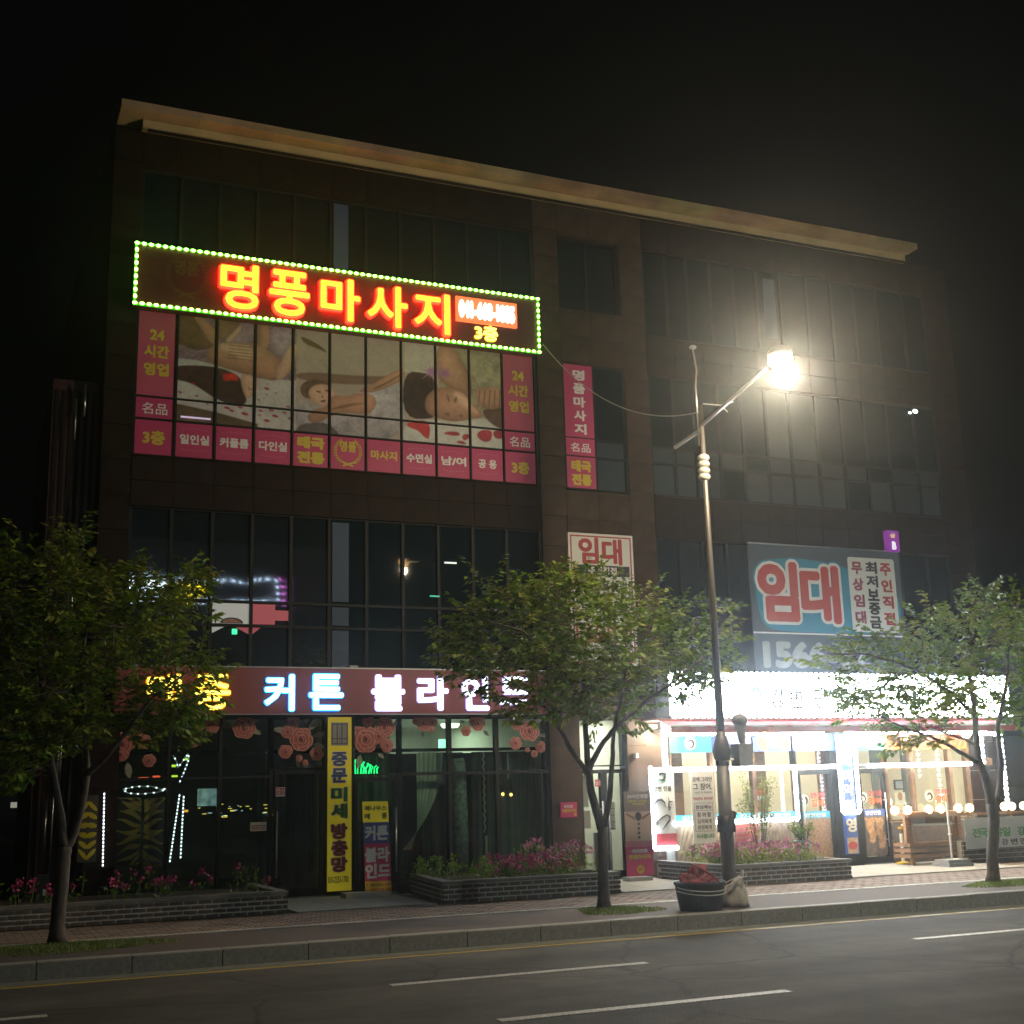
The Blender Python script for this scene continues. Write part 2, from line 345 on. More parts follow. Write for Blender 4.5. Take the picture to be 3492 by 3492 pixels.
for p in spots:
    if p in nset: continue
    z = random.uniform(-.004, .001); x, y = p
    rest.add([(x, y, z-.018), (x+.197, y, z-.018), (x+.197, y+.116, z-.018), (x, y+.116, z-.018), (x+.004, y+.004, z), (x+.193, y+.004, z), (x+.193, y+.112, z), (x+.004, y+.112, z)], [(0, 1, 5, 4), (1, 2, 6, 5), (3, 0, 4, 7), (4, 5, 6, 7)])
rest.build('paving_bricks', M['pave'], pv, kind='stuff')
for i, (a, b, y) in enumerate(slabs):
    s_ = MB(); n = 3 if i < 2 else 5
    st = bpy.data.objects.new('entrance_paving', None); COL.objects.link(st); ORG[st.name] = Vector((0, 0, 0)); st['kind'] = 'structure'
    wd = (b-a)/n
    for k in range(n):
        for j in range(3):
            yy0 = y+j*(-y-.12)/3; yy1 = y+(j+1)*(-y-.12)/3
            box('paving_slab', a+k*wd+.004, a+(k+1)*wd-.004, yy0+.004, yy1-.004, -.1, .018, M['conc2'] if i == 0 else M['conc'], st)

# ================================================================== STREET LAMP
LX, LY = 10.27, -6.0
sl = thing('street_lamp', (LX, LY, 0), 'tall lit steel street lamp between the middle and right trees, sack at its foot', 'street lamp')
B = MB(); B.tube([(LX, LY, 0), (LX, LY, 2.03)], [.105, .095], 14); B.tube([(LX, LY, 2.0), (LX, LY, 2.06), (LX, LY, 2.16), (LX, LY, 2.27), (LX, LY, 2.45)], [.08, .12, .135, .11, .06], 14)
B.tube([(LX, LY, 2.44), (LX, LY, 5.6), (LX, LY, 7.4)], [.062, .042, .03], 12); B.build('pole', M['lampsteel'], sl, smooth=True)
B = MB()
for k in range(4): B.ball((LX-.01, LY, 6.26+k*.10), .095, .095, .06, 12, 6)
B.build('camera_cover', M['bag'], sl, smooth=True)
B = MB(); B.tube([(LX, LY, 7.08), (LX, LY-1.75, 7.42)], [.032, .028], 8); B.build('arm', M['steel'], sl, smooth=True)
B = MB(); B.tube([(LX, LY, 7.02), (LX, LY+.82, 6.94)], [.03, .03], 8); B.build('arm', M['steel'], sl, smooth=True)
B = MB(); B.tube([(LX-.07, LY, 6.75), (LX-.07, LY, 7.7), (LX-.05, LY-.02, 7.95), (LX-.08, LY, 8.3)], .016, 6); B.ball((LX-.08, LY, 8.33), .06, .06, .035); B.build('flag_holder', M['steel'], sl, smooth=True)
B = MB(); B.tube([(LX+.03, LY-.02, 7.42), (LX+.3, LY-.1, 7.40), (LX+.5, LY-.15, 7.46)], .01, 5); B.tube([(LX+.3, LY-.1, 7.40), (LX+.42, LY-.1, 7.3)], .008, 5); B.build('bracket', M['steel'], sl)
HY = LY-2.1; HZ = 7.46
B = MB(); B.lathe((LX, HY, HZ), [(.05, .17), (.13, .155), (.17, .10), (.18, .045), (.17, .04)][::-1], 16); B.build('lamp_head', M['grey'], sl, smooth=True)
lampm = emit('lamp_glow', (1, .54, .20), 45)
B = MB(); B.ball((LX, HY, HZ-.03), .165, .2, .11, 14, 8); B.build('lamp_globe', lampm, sl, smooth=True)
L = bpy.data.lights.new('lamp_light', 'POINT'); L.energy = 1100; L.color = (1, .80, .54); L.shadow_soft_size = .09
lo = bpy.data.objects.new('lamp_light', L); COL.objects.link(lo); lo.parent = sl; lo.location = (0, HY-LY, HZ-.235)
B = MB()
B.tube([(LX, LY, 1.96), (LX, LY, 2.02)], .10, 12); B.build('clamp_band', M['dark'], sl)
B = MB(); B.tube([(LX, LY-.0, 1.02), (LX, LY, 1.25)], [.135, .125], 12); B.tube([(LX-.05, LY-.12, .95), (LX-.02, LY-.15, 1.15), (LX+.05, LY-.14, 1.3)], .05, 8); B.build('wrapped_tape', M['dark'], sl, smooth=True)
# speaker / control box on the pole
cb = thing('control_box', (LX+.3, LY-.05, 2.2), 'grey control box under a rounded loudspeaker, strapped to the street lamp pole', 'box')
r_ = R(e3(1190, 415), e3(1368, 708), LY-.1); B = MB(); B.box(r_[0], r_[1], LY-.2, LY+.02, r_[2], r_[3]); B.build('case', M['grey'], cb)
s0, s1 = F(*e3(1245, 100), LY-.1); B = MB(); B.ball((s0, LY-.1, s1), .115, .12, .10, 14, 7); B.tube([(s0-.0, LY-.1, s1-.03), (s0+.02, LY-.1, s1-.3), (s0+.03, LY-.1, r_[3])], [.095, .045, .03], 10); B.build('loudspeaker', M['grey'], cb, smooth=True)
B = MB(); B.tube([(LX, LY, s1), (s0, LY-.05, s1)], .018, 6); B.tube([(LX, LY, r_[2]+.1), (r_[0], LY-.05, r_[2]+.1)], .015, 6); B.build('bracket', M['steel'], cb)
# sack round the foot
sk = MB(); prof = [(.21, 0), (.215, .05), (.20, .13), (.175, .22), (.15, .30), (.125, .36), (.11, .40)]
sk.lathe((LX+.06, LY, 0), prof, 22)
for i, v in enumerate(sk.v):
    a = math.atan2(v[1]-LY, v[0]-LX); k = 1+.08*math.sin(5*a+v[2]*9)+.05*math.sin(9*a-v[2]*17); sk.v[i] = (LX+.05+(v[0]-LX-.05)*k, LY+(v[1]-LY)*k, v[2])
sk = sk.build('sandbag', M['bag'], smooth=True, label='pale weighted sack wrapped round the foot of the street lamp', cat='sandbag')
# rubber tub
TX, TY = G(2388, 3100, 0); TX = 9.70; TY = -6.12
tb = thing('rubber_tub', (TX, TY, 0), 'black rubber tub tied with rope to the street lamp pole, full of rags', 'tub')
B = MB(); B.lathe((TX, TY, 0), [(.29, 0), (.315, .12), (.345, .33), (.365, .35), (.36, .38), (.335, .38), (.33, .28), (.01, .27)], 28); B.build('bucket', M['rubber'], tb, smooth=False)
for zz in (.26, .31):
    B = MB(); B.tube([(TX+.355*math.cos(a*math.pi/14)*1.0, TY-.355*math.sin(a*math.pi/14), zz-.05*math.sin(a*math.pi/14)) for a in range(0, 15)]+[], .008, 5)
    B.tube([(TX+.355, TY, zz), (LX+.1, LY-.2, zz+.14), (LX+.2, LY-.05, zz+.18)], .008, 5); B.build('rope', M['rope'], tb)
from mathutils import noise as _ns
rg = MB(); n = 22; g_ = []
for j in range(n+1):
    for i in range(n+1):
        a = 2*math.pi*i/n; t = j/n; r_ = .29*(1-t)**.8+.03; hh = .30+.27*t**.9
        d = _ns.noise(Vector((math.cos(a)*2.2, math.sin(a)*2.2, t*3)))*.09+_ns.noise(Vector((math.cos(a)*6, math.sin(a)*6, t*8)))*.035
        g_.append((TX-.05*t+(r_+d)*math.cos(a), TY+(r_*.8+d)*math.sin(a), hh+d*.7))
rg.add(g_, [(j*(n+1)+i, j*(n+1)+i+1, (j+1)*(n+1)+i+1, (j+1)*(n+1)+i) for j in range(n) for i in range(n)])
rg.tube([(TX-.13, TY-.03, .62), (TX-.02, TY-.12, .55), (TX+.10, TY-.18, .46), (TX+.2, TY-.2, .37)], [.018, .022, .022, .012], 5)
rg.build('rag_bundle', M['red_rag'], label='crumpled dull red rags and trash heaped in the black rubber tub', cat='rags')
# unseen twin behind the camera, added for fill, inferred from the evenly lit road
tl = thing('street_lamp', (22, -21.9, 0), 'unseen second street lamp on the near pavement, added for fill light', 'street lamp')
B = MB(); B.tube([(22, -21.9, 0), (22, -21.9, 8.3)], [.1, .045], 10); B.tube([(22, -21.9, 8.2), (22, -20.0, 8.6)], .03, 6); B.build('pole', M['lampsteel'], tl, smooth=True)
B = MB(); B.box(21.85, 22.15, -20.1, -19.4, 8.62, 8.74); B.build('lamp_head', M['grey'], tl); B = MB(); B.box(21.88, 22.12, -20.05, -19.45, 8.58, 8.62); B.build('lens', lampm, tl)
L = bpy.data.lights.new('lamp_light', 'POINT'); L.energy = 1700; L.color = (.86, 1, .93); L.shadow_soft_size = .2
lo = bpy.data.objects.new('lamp_light', L); COL.objects.link(lo); lo.parent = tl; lo.location = (0, 2.1, 8.35)
# cable from the green sign to the lamp
pa = Vector((10.33, -.3, 10.35)); pb = Vector((LX, LY+.02, 7.3)); cbm = MB(); pts = []
for i in range(25):
    t = i/24; p = pa.lerp(pb, t); p.z -= 1.1*4*t*(1-t)*.5; pts.append(p)
cbm.tube(pts, .009, 4); cbm.build('overhead_cable', M['rope'], label='thin cable sagging from the green lit sign to the street lamp pole', cat='cable')

# ================================================================== PLANTERS
bm_ = MB().box(0, .2, 0, .06, 0, .062).mesh('brick', M['brick'], (0, 0, 0)); bmb = MB().box(0, .2, 0, .06, 0, .062).mesh('brick', M['brick2'], (0, 0, 0))
bsd = MB().box(0, .06, 0, .2, 0, .062).mesh('brick', M['brick'], (0, 0, 0))
def planter(x0, x1, yf, yb, h, label, slant=0, corner=None, dark=M['brick'], courses=4, cap=.05, xlim=None):
    """front wall along y=yf from x0 to x1; slant = how far the left side runs to the left at the back"""
    pl = thing('brick_planter', ((x0+x1)/2, (yf+yb)/2, 0), label, 'planter')
    ch = (h-cap)/courses; br = .205
    B = MB(); B.box(x0+.012, x1-.012, yf+.012, yf+.12, 0, h-cap)
    lx = x0-slant
    B.add([(x0+.012, yf+.012, 0), (x0+.14, yf+.012, 0), (lx+.14, yb, 0), (lx+.012, yb, 0), (x0+.012, yf+.012, h-cap), (x0+.14, yf+.012, h-cap), (lx+.14, yb, h-cap), (lx+.012, yb, h-cap)], [(0, 3, 7, 4), (1, 5, 6, 2), (4, 7, 6, 5)])
    B.box(x1-.12, x1-.012, yf+.12, yb, 0, h-cap); B.build('mortar', M['mortar'], pl)
    for c in range(courses):
        z = c*ch+.006; x = x0-(c % 2)*br/2
        while x < x1-.02:
            a = max(x, x0); b = min(x+.184, x1)
            if b-a > .03: inst('brick', random.choice((bm_, bmb)) if dark is M['brick'] else bmb, (a, yf+random.uniform(-.002, .001), z), pl, scale=((b-a)/.2, 1, (ch-.022)/.062))
            x += br
        for side, (sx0, sx1) in (('l', (x0, lx)), ('r', (x1, x1))):
            if side == 'l' and slant == 0 and x0 < 0: continue
            n = int((yb-yf)/br); L_ = math.hypot(sx1-sx0, yb-yf); ang = math.atan2(sx0-sx1, yb-yf)
            n = int(L_/br)
            for k in range(n):
                t0 = (k*br+(c % 2)*br/2)/L_
                if t0 > .97: continue
                px = sx0+(sx1-sx0)*t0; py = yf+(yb-yf)*t0
                inst('brick', bsd, (px-(.055 if side == 'r' else 0)+(0 if side == 'r' else 0), py, z), pl, rot=(0, 0, ang), scale=(1, .91, (ch-.022)/.062))
    B = MB(); B.box(x0-.01, x1+.01, yf-.012, yf+.15, h-cap, h); B.box(x1-.15, x1+.01, yf+.15, yb, h-cap, h)
    B.add([(x0-.01, yf+.15, h-cap), (x0+.16, yf+.15, h-cap), (lx+.16, yb, h-cap), (lx-.01, yb, h-cap), (x0-.01, yf+.15, h), (x0+.16, yf+.15, h), (lx+.16, yb, h), (lx-.01, yb, h)], [(0, 3, 7, 4), (1, 5, 6, 2), (4, 5, 6, 7)])
    B.build('coping', M['cap'], pl)
    B = MB(); B.add([(x0, yf+.1, h-.07), (x1-.1, yf+.1, h-.07), (x1-.1, yb, h-.07), (lx+.1, yb, h-.07)], [(0, 1, 2, 3)]); B.build('soil', M['soil'], pl)
    return pl
planter(-1.6, 4.72, -2.66, -.35, .32, 'long dark brick planter at left, in front of the yellow striped window', 0)
planter(7.12, 10.22, -2.80, -.35, .34, 'brick planter with pink flowers between the curtain shop door and the building entrance', -.3)
planter(12.30, 14.92, -2.75, -.35, .34, 'brick planter with pale flowers in front of the restaurant, right of the entrance', .0)

# ================================================================== PLANTING
LEAFN = 0
def leafq(mb, p, d, n, L_, w_):
    s_ = d.cross(n)
    if s_.length < 1e-5: return
    s_.normalize(); m_ = p+d*L_*.45-n*L_*.06; t_ = p+d*L_-n*L_*.22
    mb.add([p, m_+s_*w_, t_, m_-s_*w_], [(0, 1, 2), (0, 2, 3)])
def rv(): 
    while True:
        v = Vector((random.uniform(-1, 1), random.uniform(-1, 1), random.uniform(-1, 1)))
        if .05 < v.length < 1: return v.normalized()
def inpoly(p, pts):
    c = False; j = len(pts)-1
    for i in range(len(pts)):
        a, b = pts[i], pts[j]
        if (a[1] > p[1]) != (b[1] > p[1]) and p[0] < (b[0]-a[0])*(p[1]-a[1])/(b[1]-a[1]+1e-9)+a[0]: c = not c
        j = i
    return c
def edged(p, pts):
    d = 9; j = len(pts)-1
    for i in range(len(pts)):
        a = Vector(pts[i]); b = Vector(pts[j]); ab = b-a; t = max(0, min(1, (Vector(p)-a).dot(ab)/max(ab.dot(ab), 1e-9))); d = min(d, (Vector(p)-a-ab*t).length); j = i
    return d
def tree(label, base, limbs, crown, ncl, seed, Y):
    random.seed(seed)
    tr = thing('street_tree', (base[0], base[1], 0), label, 'tree')
    nodes = []
    T_ = MB()
    for i, (pts, r0, r1) in enumerate(limbs):
        P = []
        for (u, v, dy) in pts:
            x, z = F(u, v, Y+dy); P.append(Vector((x, Y+dy, max(z, -.02))))
        # refine
        Q = []
        for a, b in zip(P[:-1], P[1:]):
            for k in range(4): Q.append(a.lerp(b, k/4)+rv()*(.008 if i or k else 0))
        Q.append(P[-1]); n = len(Q)
        rs = [r0+(r1-r0)*k/(n-1) for k in range(n)]
        if i == 0: rs[0] *= 1.4; rs[1] *= 1.12
        T_.tube(Q, rs, 10 if i == 0 else 7); nodes += Q[2:] if i else Q[len(Q)//2:]
    T_.build('trunk', M['bark'], tr, smooth=True)
    C = [F(u, v, Y) for u, v in crown]
    xs = [c[0] for c in C]; zs = [c[1] for c in C]; pts = []
    from mathutils import noise
    while len(pts) < ncl:
        x = random.uniform(min(xs), max(xs)); z = random.uniform(min(zs), max(zs))
        if not inpoly((x, z), C): continue
        e_ = edged((x, z), C); dy = max(-1, min(1, random.gauss(0, .55)))*min(1.7, .25+e_*1.6)
        if noise.noise(Vector((x*1.7+seed, dy*1.7, z*2.2))) < -.10: continue
        if random.random() > .45+e_*2: continue
        pts.append(Vector((x, Y+dy, z)))
    cen = Vector(((min(xs)+max(xs))/2, Y, min(zs)))
    pts.sort(key=lambda p: min((p-n_).length for n_ in nodes[::3]))
    tw = MB(); lf = MB(); nn = list(nodes)
    for p in pts:
        best = min(nn, key=lambda n_: (p-n_).length+(.5 if n_.z > p.z+.1 else 0))
        L_ = (p-best).length
        mid = best.lerp(p, .55)+Vector((0, 0, .05*L_))+rv()*.04*L_
        tw.tube([best, mid, p], [.006+.007*min(1, L_), .006, .003], 4, False)
        if L_ > .12: nn.append(mid)
        nn.append(p)
        out = (p-best).normalized()*.6+(p-cen).normalized()*.5+rv()*.35; out.z *= .7
        out.normalize(); ln_ = random.uniform(.22, .42); tip = p+out*ln_+Vector((0, 0, .02))
        tw.tube([p, tip], [.0035, .0015], 3, False)
        nl = random.randint(13, 19); lf.k = 1 if random.random() < .3 else 0
        for k in range(nl):
            t = k/nl; b = p.lerp(tip, t); sd = out.cross(Vector((0, 0, 1)))
            if sd.length < .01: sd = Vector((1, 0, 0))
            sd = sd.normalized()*(1 if k % 2 else -1)
            d = (out*.75+sd*random.uniform(.4, 1.1)+rv()*.4+Vector((0, 0, -.35))).normalized()
            n_ = (Vector((0, 0, 1))+rv()*.75).normalized()
            leafq(lf, b+rv()*.03, d, n_, random.uniform(.078, .13), random.uniform(.023, .034))
    tw.build('branches', M['bark'], tr, kind='stuff'); lf.build('crown', (M['leaf'], M['leaf_y']), tr, kind='stuff')
    return tr
# middle tree
tree('middle street tree with split trunk and a broad green crown left of the lamp', (8.73, -5.08), [
    ([(2060, 3098, 0), (2056, 2960, 0), (2055, 2820, 0)], .082, .075),
    ([(2053, 2830, 0), (2015, 2700, 0), (2004, 2596, .05), (1995, 2450, .1), (1990, 2330, .1), (2000, 2180, 0)], .07, .02),
    ([(2058, 2830, 0), (2080, 2720, -.1), (2088, 2600, -.2), (2094, 2490, -.3), (2120, 2380, -.4), (2140, 2250, -.4)], .05, .015),
    ([(2004, 2640, .05), (1950, 2560, .15), (1905, 2480, .3), (1870, 2420, .4), (1800, 2360, .5), (1680, 2290, .5)], .045, .012),
    ([(2010, 2620, 0), (2048, 2545, -.2), (2098, 2480, -.4), (2190, 2400, -.6), (2290, 2330, -.7), (2400, 2240, -.8)], .045, .012),
    ([(1995, 2470, .1), (2060, 2380, .4), (2180, 2300, .8), (2330, 2200, 1.)], .025, .01),
    ([(1992, 2400, .1), (1900, 2260, -.3), (1780, 2150, -.5), (1640, 2110, -.6)], .025, .01)],
    [(1465, 2185), (1530, 2140), (1590, 2150), (1585, 2055), (1640, 2080), (1665, 1945), (1730, 1990), (1830, 1985), (1935, 1940), (2000, 1975), (2060, 1975), (2110, 2030), (2245, 2000), (2190, 2090), (2260, 2110), (2320, 2065), (2400, 2050), (2460, 2015), (2450, 2060),
     (2525, 2045), (2440, 2120), (2450, 2170), (2530, 2165), (2440, 2230), (2520, 2240), (2430, 2300), (2380, 2350), (2340, 2385), (2270, 2370), (2200, 2430), (2130, 2500), (2050, 2500), (2000, 2440), (1900, 2500), (1760, 2440), (1700, 2385), (1600, 2330), (1490, 2250)], 930, 3, -5.1)
# left tree
tree('dark street tree covering the left end of the wine red shop sign', (1.35, -4.73), [
    ([(195, 3215, 0), (200, 3100, 0), (215, 2950, 0), (222, 2890, 0)], .092, .082),
    ([(222, 2895, 0), (205, 2780, 0), (176, 2610, .1), (150, 2430, .1), (130, 2250, .1), (140, 2050, 0)], .06, .018),
    ([(222, 2895, 0), (248, 2860, 0), (279, 2760, -.1), (297, 2640, -.1), (290, 2450, -.1), (280, 2250, 0), (300, 2080, 0)], .06, .018),
    ([(292, 2645, -.1), (362, 2582, -.3), (440, 2480, -.4), (520, 2380, -.5), (640, 2290, -.5)], .04, .012),
    ([(176, 2610, .1), (60, 2520, .3), (-60, 2400, .4)], .03, .012)],
    [(-220, 1880), (-60, 1830), (60, 1835), (130, 1870), (190, 1850), (215, 1812), (290, 1825), (320, 1900), (390, 1905), (475, 1895), (460, 1950), (530, 1990), (600, 1975), (680, 1960), (710, 1990), (650, 2080), (760, 2112), (680, 2170), (655, 2240), (790, 2270), (700, 2320), (740, 2400), (700, 2500), (590, 2560), (480, 2540), (380, 2480), (300, 2560), (180, 2600), (90, 2700), (0, 2650), (-150, 2620)], 1150, 11, -4.75)
tree('right street tree with its crown partly covering the glaring white restaurant sign', (15.95, -5.09), [
    ([(3387, 3010, 0), (3384, 2920, 0), (3390, 2800, 0), (3382, 2740, 0)], .098, .088),
    ([(3382, 2745, 0), (3360, 2650, 0), (3335, 2580, 0), (3328, 2500, 0), (3320, 2400, 0), (3300, 2250, .1), (3330, 2100, 0)], .08, .02),
    ([(3388, 2770, 0), (3412, 2690, .05), (3415, 2600, .1), (3400, 2480, .2), (3430, 2350, .3), (3440, 2200, .3)], .07, .02),
    ([(3332, 2600, 0), (3290, 2575, -.1), (3225, 2535, -.3), (3170, 2510, -.4), (3100, 2490, -.5), (3000, 2440, -.6)], .04, .012),
    ([(3330, 2545, 0), (3290, 2520, .1), (3220, 2500, .2), (3160, 2480, .3)], .03, .012),
    ([(3322, 2440, 0), (3240, 2360, -.3), (3120, 2280, -.5), (2960, 2230, -.7), (2820, 2230, -.7)], .03, .01)],
    [(2745, 2237), (2850, 2240), (2870, 2185), (2940, 2150), (3020, 2180), (3100, 2170), (3050, 2195), (3115, 2130), (3175, 2150), (3120, 2078), (3215, 2100), (3250, 2110), (3276, 2020), (3330, 2010), (3371, 1985), (3420, 2050), (3500, 2070), (3620, 2080), (3760, 2200), (3780, 2450), (3620, 2540), (3500, 2520), (3420, 2470), (3330, 2430), (3290, 2450), (3230, 2480), (3150, 2590), (3090, 2580), (3060, 2490), (2990, 2480), (2930, 2470), (2880, 2440), (2900, 2390), (2850, 2350), (2900, 2310), (2830, 2290)], 960, 5, -5.1)
# grass tufts round the tree feet
for (x, y, rx, lab) in ((1.45, -5.35, 1.15, 'dark patch of short grass round the foot of the left tree'), (8.75, -5.45, .62, 'small grass patch round the foot of the middle tree'), (16.2, -5.5, 1.2, 'pale green grass patch round the foot of the right tree')):
    random.seed(int(x*10)); g_ = MB()
    for k in range(3600 if rx > 1 else 2000):
        a = random.uniform(0, 6.283); r_ = math.sqrt(random.random())*(1+.15*math.sin(3*a+x)); px = x+rx*r_*math.cos(a); py = y+.62*r_*math.sin(a)
        if py < -6.48: continue
        p = Vector((px, py, -.005)); d = (Vector((0, 0, 1))+rv()*.55).normalized(); h = random.uniform(.02, .06)*(1.5-r_)
        s_ = Vector((random.uniform(-1, 1), random.uniform(-1, 1), 0)).normalized()*.006
        g_.add([p-s_, p+s_, p+d*h+Vector((0, 0, .004))], [(0, 1, 2)])
    g_.build('grass_patch', M['grass'], org=(x, y, 0), kind='stuff', label=lab, cat='grass')
# flowers
def flowers(x0, x1, y0, y1, z, n, pm, label, hmax=.42, lm=None, dens=9):
    random.seed(int(x0*100)); b = MB()
    for k in range(n):
        c = Vector((random.uniform(x0, x1), random.uniform(y0, y1), z)); h = random.uniform(.4, 1)*hmax
        b.k = 0; b.tube([c, c+Vector((0, 0, h))+rv()*.04], .004, 3, False)
        for j in range(dens):
            p = c+Vector((random.gauss(0, .07), random.gauss(0, .07), random.uniform(.1, 1)*h)); leafq(b, p, (rv()+Vector((0, 0, .3))).normalized(), rv(), random.uniform(.05, .09), .018)
        if random.random() < .62:
            b.k = 1; hd = c+Vector((0, 0, h))
            for j in range(18):
                d = (rv()+Vector((0, -.2, .6))).normalized(); leafq(b, hd+rv()*random.uniform(.02, .075), d, (d.cross(rv())).normalized(), .048, .022)
    return b.build('flower_bed', (lm or M['leaf'], pm), kind='stuff', label=label, cat='flowers')
flowers(-.4, 4.5, -2.4, -.6, .25, 42, M['azalea'], 'dim pink flowers and weeds in the left planter', .42)
flowers(8.25, 9.7, -2.35, -1.2, .27, 120, M['azalea'], 'dense magenta flowers in the middle planter', .33)
flowers(9.3, 10.1, -2.5, -.6, .27, 45, M['azalea2'], 'pink flowers at the right end of the middle planter', .55)
flowers(7.3, 8.3, -2.5, -.6, .27, 40, M['leaf'], 'green weeds at the left end of the middle planter', .35)
flowers(12.5, 14.5, -2.5, -1.0, .27, 170, M['azalea2'], 'pale pink flowers over yellow-green leaves in the restaurant planter', .36, M['leaf_y'], 16)
# shrub and pot
def shrub(name, x, y, z, h, w_, label, nl=900, mt='leaf_y', cat='shrub'):
    random.seed(int(x*77)); sh = thing(name, (x, y, z), label, cat); st = MB(); lf = MB()
    for k in range(14):
        a = random.uniform(0, 6.28); tip = Vector((x+w_*random.uniform(.2, 1)*math.cos(a), y+w_*random.uniform(.2, 1)*math.sin(a)*.7, z+h*random.uniform(.45, 1))); b = Vector((x+.05*math.cos(a), y, z))
        mid = b.lerp(tip, .5)+Vector((0, 0, .15*h)); st.tube([b, mid, tip], [.01, .007, .003], 4, False)
        for j in range(nl//14):
            t = random.uniform(.3, 1); p = b.lerp(mid, t*2) if t < .5 else mid.lerp(tip, t*2-1)
            leafq(lf, p+rv()*.07, rv(), rv(), random.uniform(.04, .08), .015)
    st.build('stems', M['bark'], sh); lf.build('leaves', M[mt], sh, kind='stuff'); return sh
shrub('shrub', 14.0, -1.3, .27, 1.75, .42, 'tall loose shrub in the restaurant planter before the lit window')
shrub('leafy_plant', 14.55, -1.9, .55, .5, .3, 'leafy plant growing in the green glazed pot', 300, 'leaf', 'plant')
B = MB(); B.lathe((14.45, -2.0, .3), [(.09, 0), (.13, .2), (.15, .32), (.165, .36), (.15, .36), (.13, .3), (.01, .3)], 20)
B.build('flower_pot', M['pot'], smooth=True, label='green glazed pot on the right corner of the restaurant planter', cat='pot')
# ================================================================== THE BUILDING
bd_ = thing('commercial_building', (2.03, 0, 0), 'wide four storey brown stone shop building with flat roof and lit signs', 'building')
BY = .34
B = MB(); B.box(2.05, 21.2, BY, 15, 3.3, 13.84)
B.build('wall', M['granite2'], bd_)
mg = MB(); mg.box(2.05, 2.45, .05, 15, -.1, 3.3); mg.box(10.3, 10.42, BY, 6.5, -.1, 3.3); mg.box(12.28, 12.42, .3, 9, -.1, 3.3); mg.box(20.9, 21.2, .05, 9, -.1, 3.3); mg.box(2.05, 12.28, 6.5, 6.7, -.1, 3.3); mg.box(12.28, 21.2, 9, 9.2, -.1, 3.3)
mg.box(7.5, 7.56, 1.2, 6.5, .03, 3.2); mg.build('inner_wall', M['offwhite'], bd_)  # thin wall here is added to keep lamp light from the left half
B = MB(); B.box(2.4, 20.9, .02, 9, -.1, .03); B.build('floor', M['conc2'], bd_)
B = MB(); B.box(2.4, 20.9, BY, 9, 3.2, 3.3); B.build('ceiling', M['white'], bd_)
# eave and cornice
ex, ey = G(414, 358, 13.84)
_, ez1 = F(422, 336, ey)
B = MB(); B.box(ex+.01, 20.05, ey+.01, 15.3, 13.845, max(ez1, 13.95)-.01); B.build('roof_eave', M['eave'], bd_)
for k in range(13):
    w_ = (20.06-ex)/13; B = MB(); B.box(ex+k*w_+.005, ex+(k+1)*w_-.005, ey-.0+random.uniform(-.006, .004), ey+.03, 13.83, max(ez1, 13.95)); B.box(ex+k*w_+.005, ex+(k+1)*w_-.005, ey+.03, -.07, 13.835+random.uniform(-.003, .003), 13.85); B.build('eave_panel', mat('eave_paint_%d' % k, tuple(c*random.uniform(.82, 1.1) for c in (.46, .34, .16)), .7, .35, 1.2, detail=8), bd_)
B = MB(); B.box(2.52, 19.98, -.06, BY, 13.63, 13.838); B.build('cornice', M['eave2'], bd_)
B = MB(); B.tube([(2.6, -.12, 13.60), (19.9, -.12, 13.60)], .03, 6); B.build('gutter_pipe', M['granite2'], bd_)
# stone cladding
def panels(x0, x1, z0, z1, nx, nz, m, y=0., holes=()):
    w_ = (x1-x0)/nx; h_ = (z1-z0)/nz; me = MB().box(.004, w_-.004, y, y+.05, .004, h_-.004).mesh('stone_panel', m, (0, 0, 0))
    for i in range(nx):
        for j in range(nz):
            a, b, c, d = x0+i*w_, x0+(i+1)*w_, z0+j*h_, z0+(j+1)*h_
            if any(a < hb-.02 and b > ha+.02 and c < hd-.02 and d > hc+.02 for ha, hb, hc, hd in holes): continue
            inst('stone_panel', me, (a, random.uniform(-.002, .002), c), bd_)
B = MB(); B.box(2.05, 2.55, .052, BY, 3.3, 13.63); B.box(10.3, 10.88, .052, BY, 3.3, 13.63); B.box(12.3, 12.86, .052, BY, 3.3, 13.63); B.box(10.88, 12.3, .052, BY, 3.3, 7.5); B.box(10.88, 12.3, .052, BY, 10.16, 11.33); B.box(10.88, 12.3, .052, BY, 12.93, 13.63)
B.box(20.45, 21.2, .052, BY, 3.3, 13.63); B.box(2.55, 10.3, .052, BY, 6.64, 7.52); B.box(2.55, 10.3, .052, BY, 12.9, 13.63); B.box(12.86, 20.45, .052, BY, 6.64, 7.5); B.box(12.86, 20.45, .052, BY, 10.1, 10.95); B.box(12.86, 20.45, .052, BY, 12.9, 13.63)
B.box(2.05, 2.45, .052, BY, 0, 3.3); B.box(10.32, 10.98, .052, BY, 0, 3.3); B.box(11.98, 12.75, .052, BY, 0, 3.3)
B.build('cladding_backing', M['backwall'], bd_)
panels(2.05, 2.55, 0, 13.62, 1, 22, M['granite2'])
for xa, xb in ((10.32, 10.87), (12.31, 12.86)): panels(xa, xb, 3.3, 13.62, 1, 17, M['granite'])
panels(10.87, 12.31, 3.32, 7.49, 2, 7, M['granite']); panels(10.87, 12.31, 10.17, 11.32, 2, 2, M['granite']); panels(10.87, 12.31, 12.94, 13.62, 2, 1, M['granite'])
panels(20.46, 21.2, 0, 13.62, 1, 22, M['granite2'])
panels(10.33, 10.97, 0, 3.3, 1, 4, M['granite']); panels(11.98, 12.74, 0, 3.3, 1, 4, M['granite'])
panels(2.56, 10.31, 6.65, 7.51, 11, 2, M['granite2']); panels(2.56, 10.31, 12.91, 13.62, 11, 1, M['granite2'])
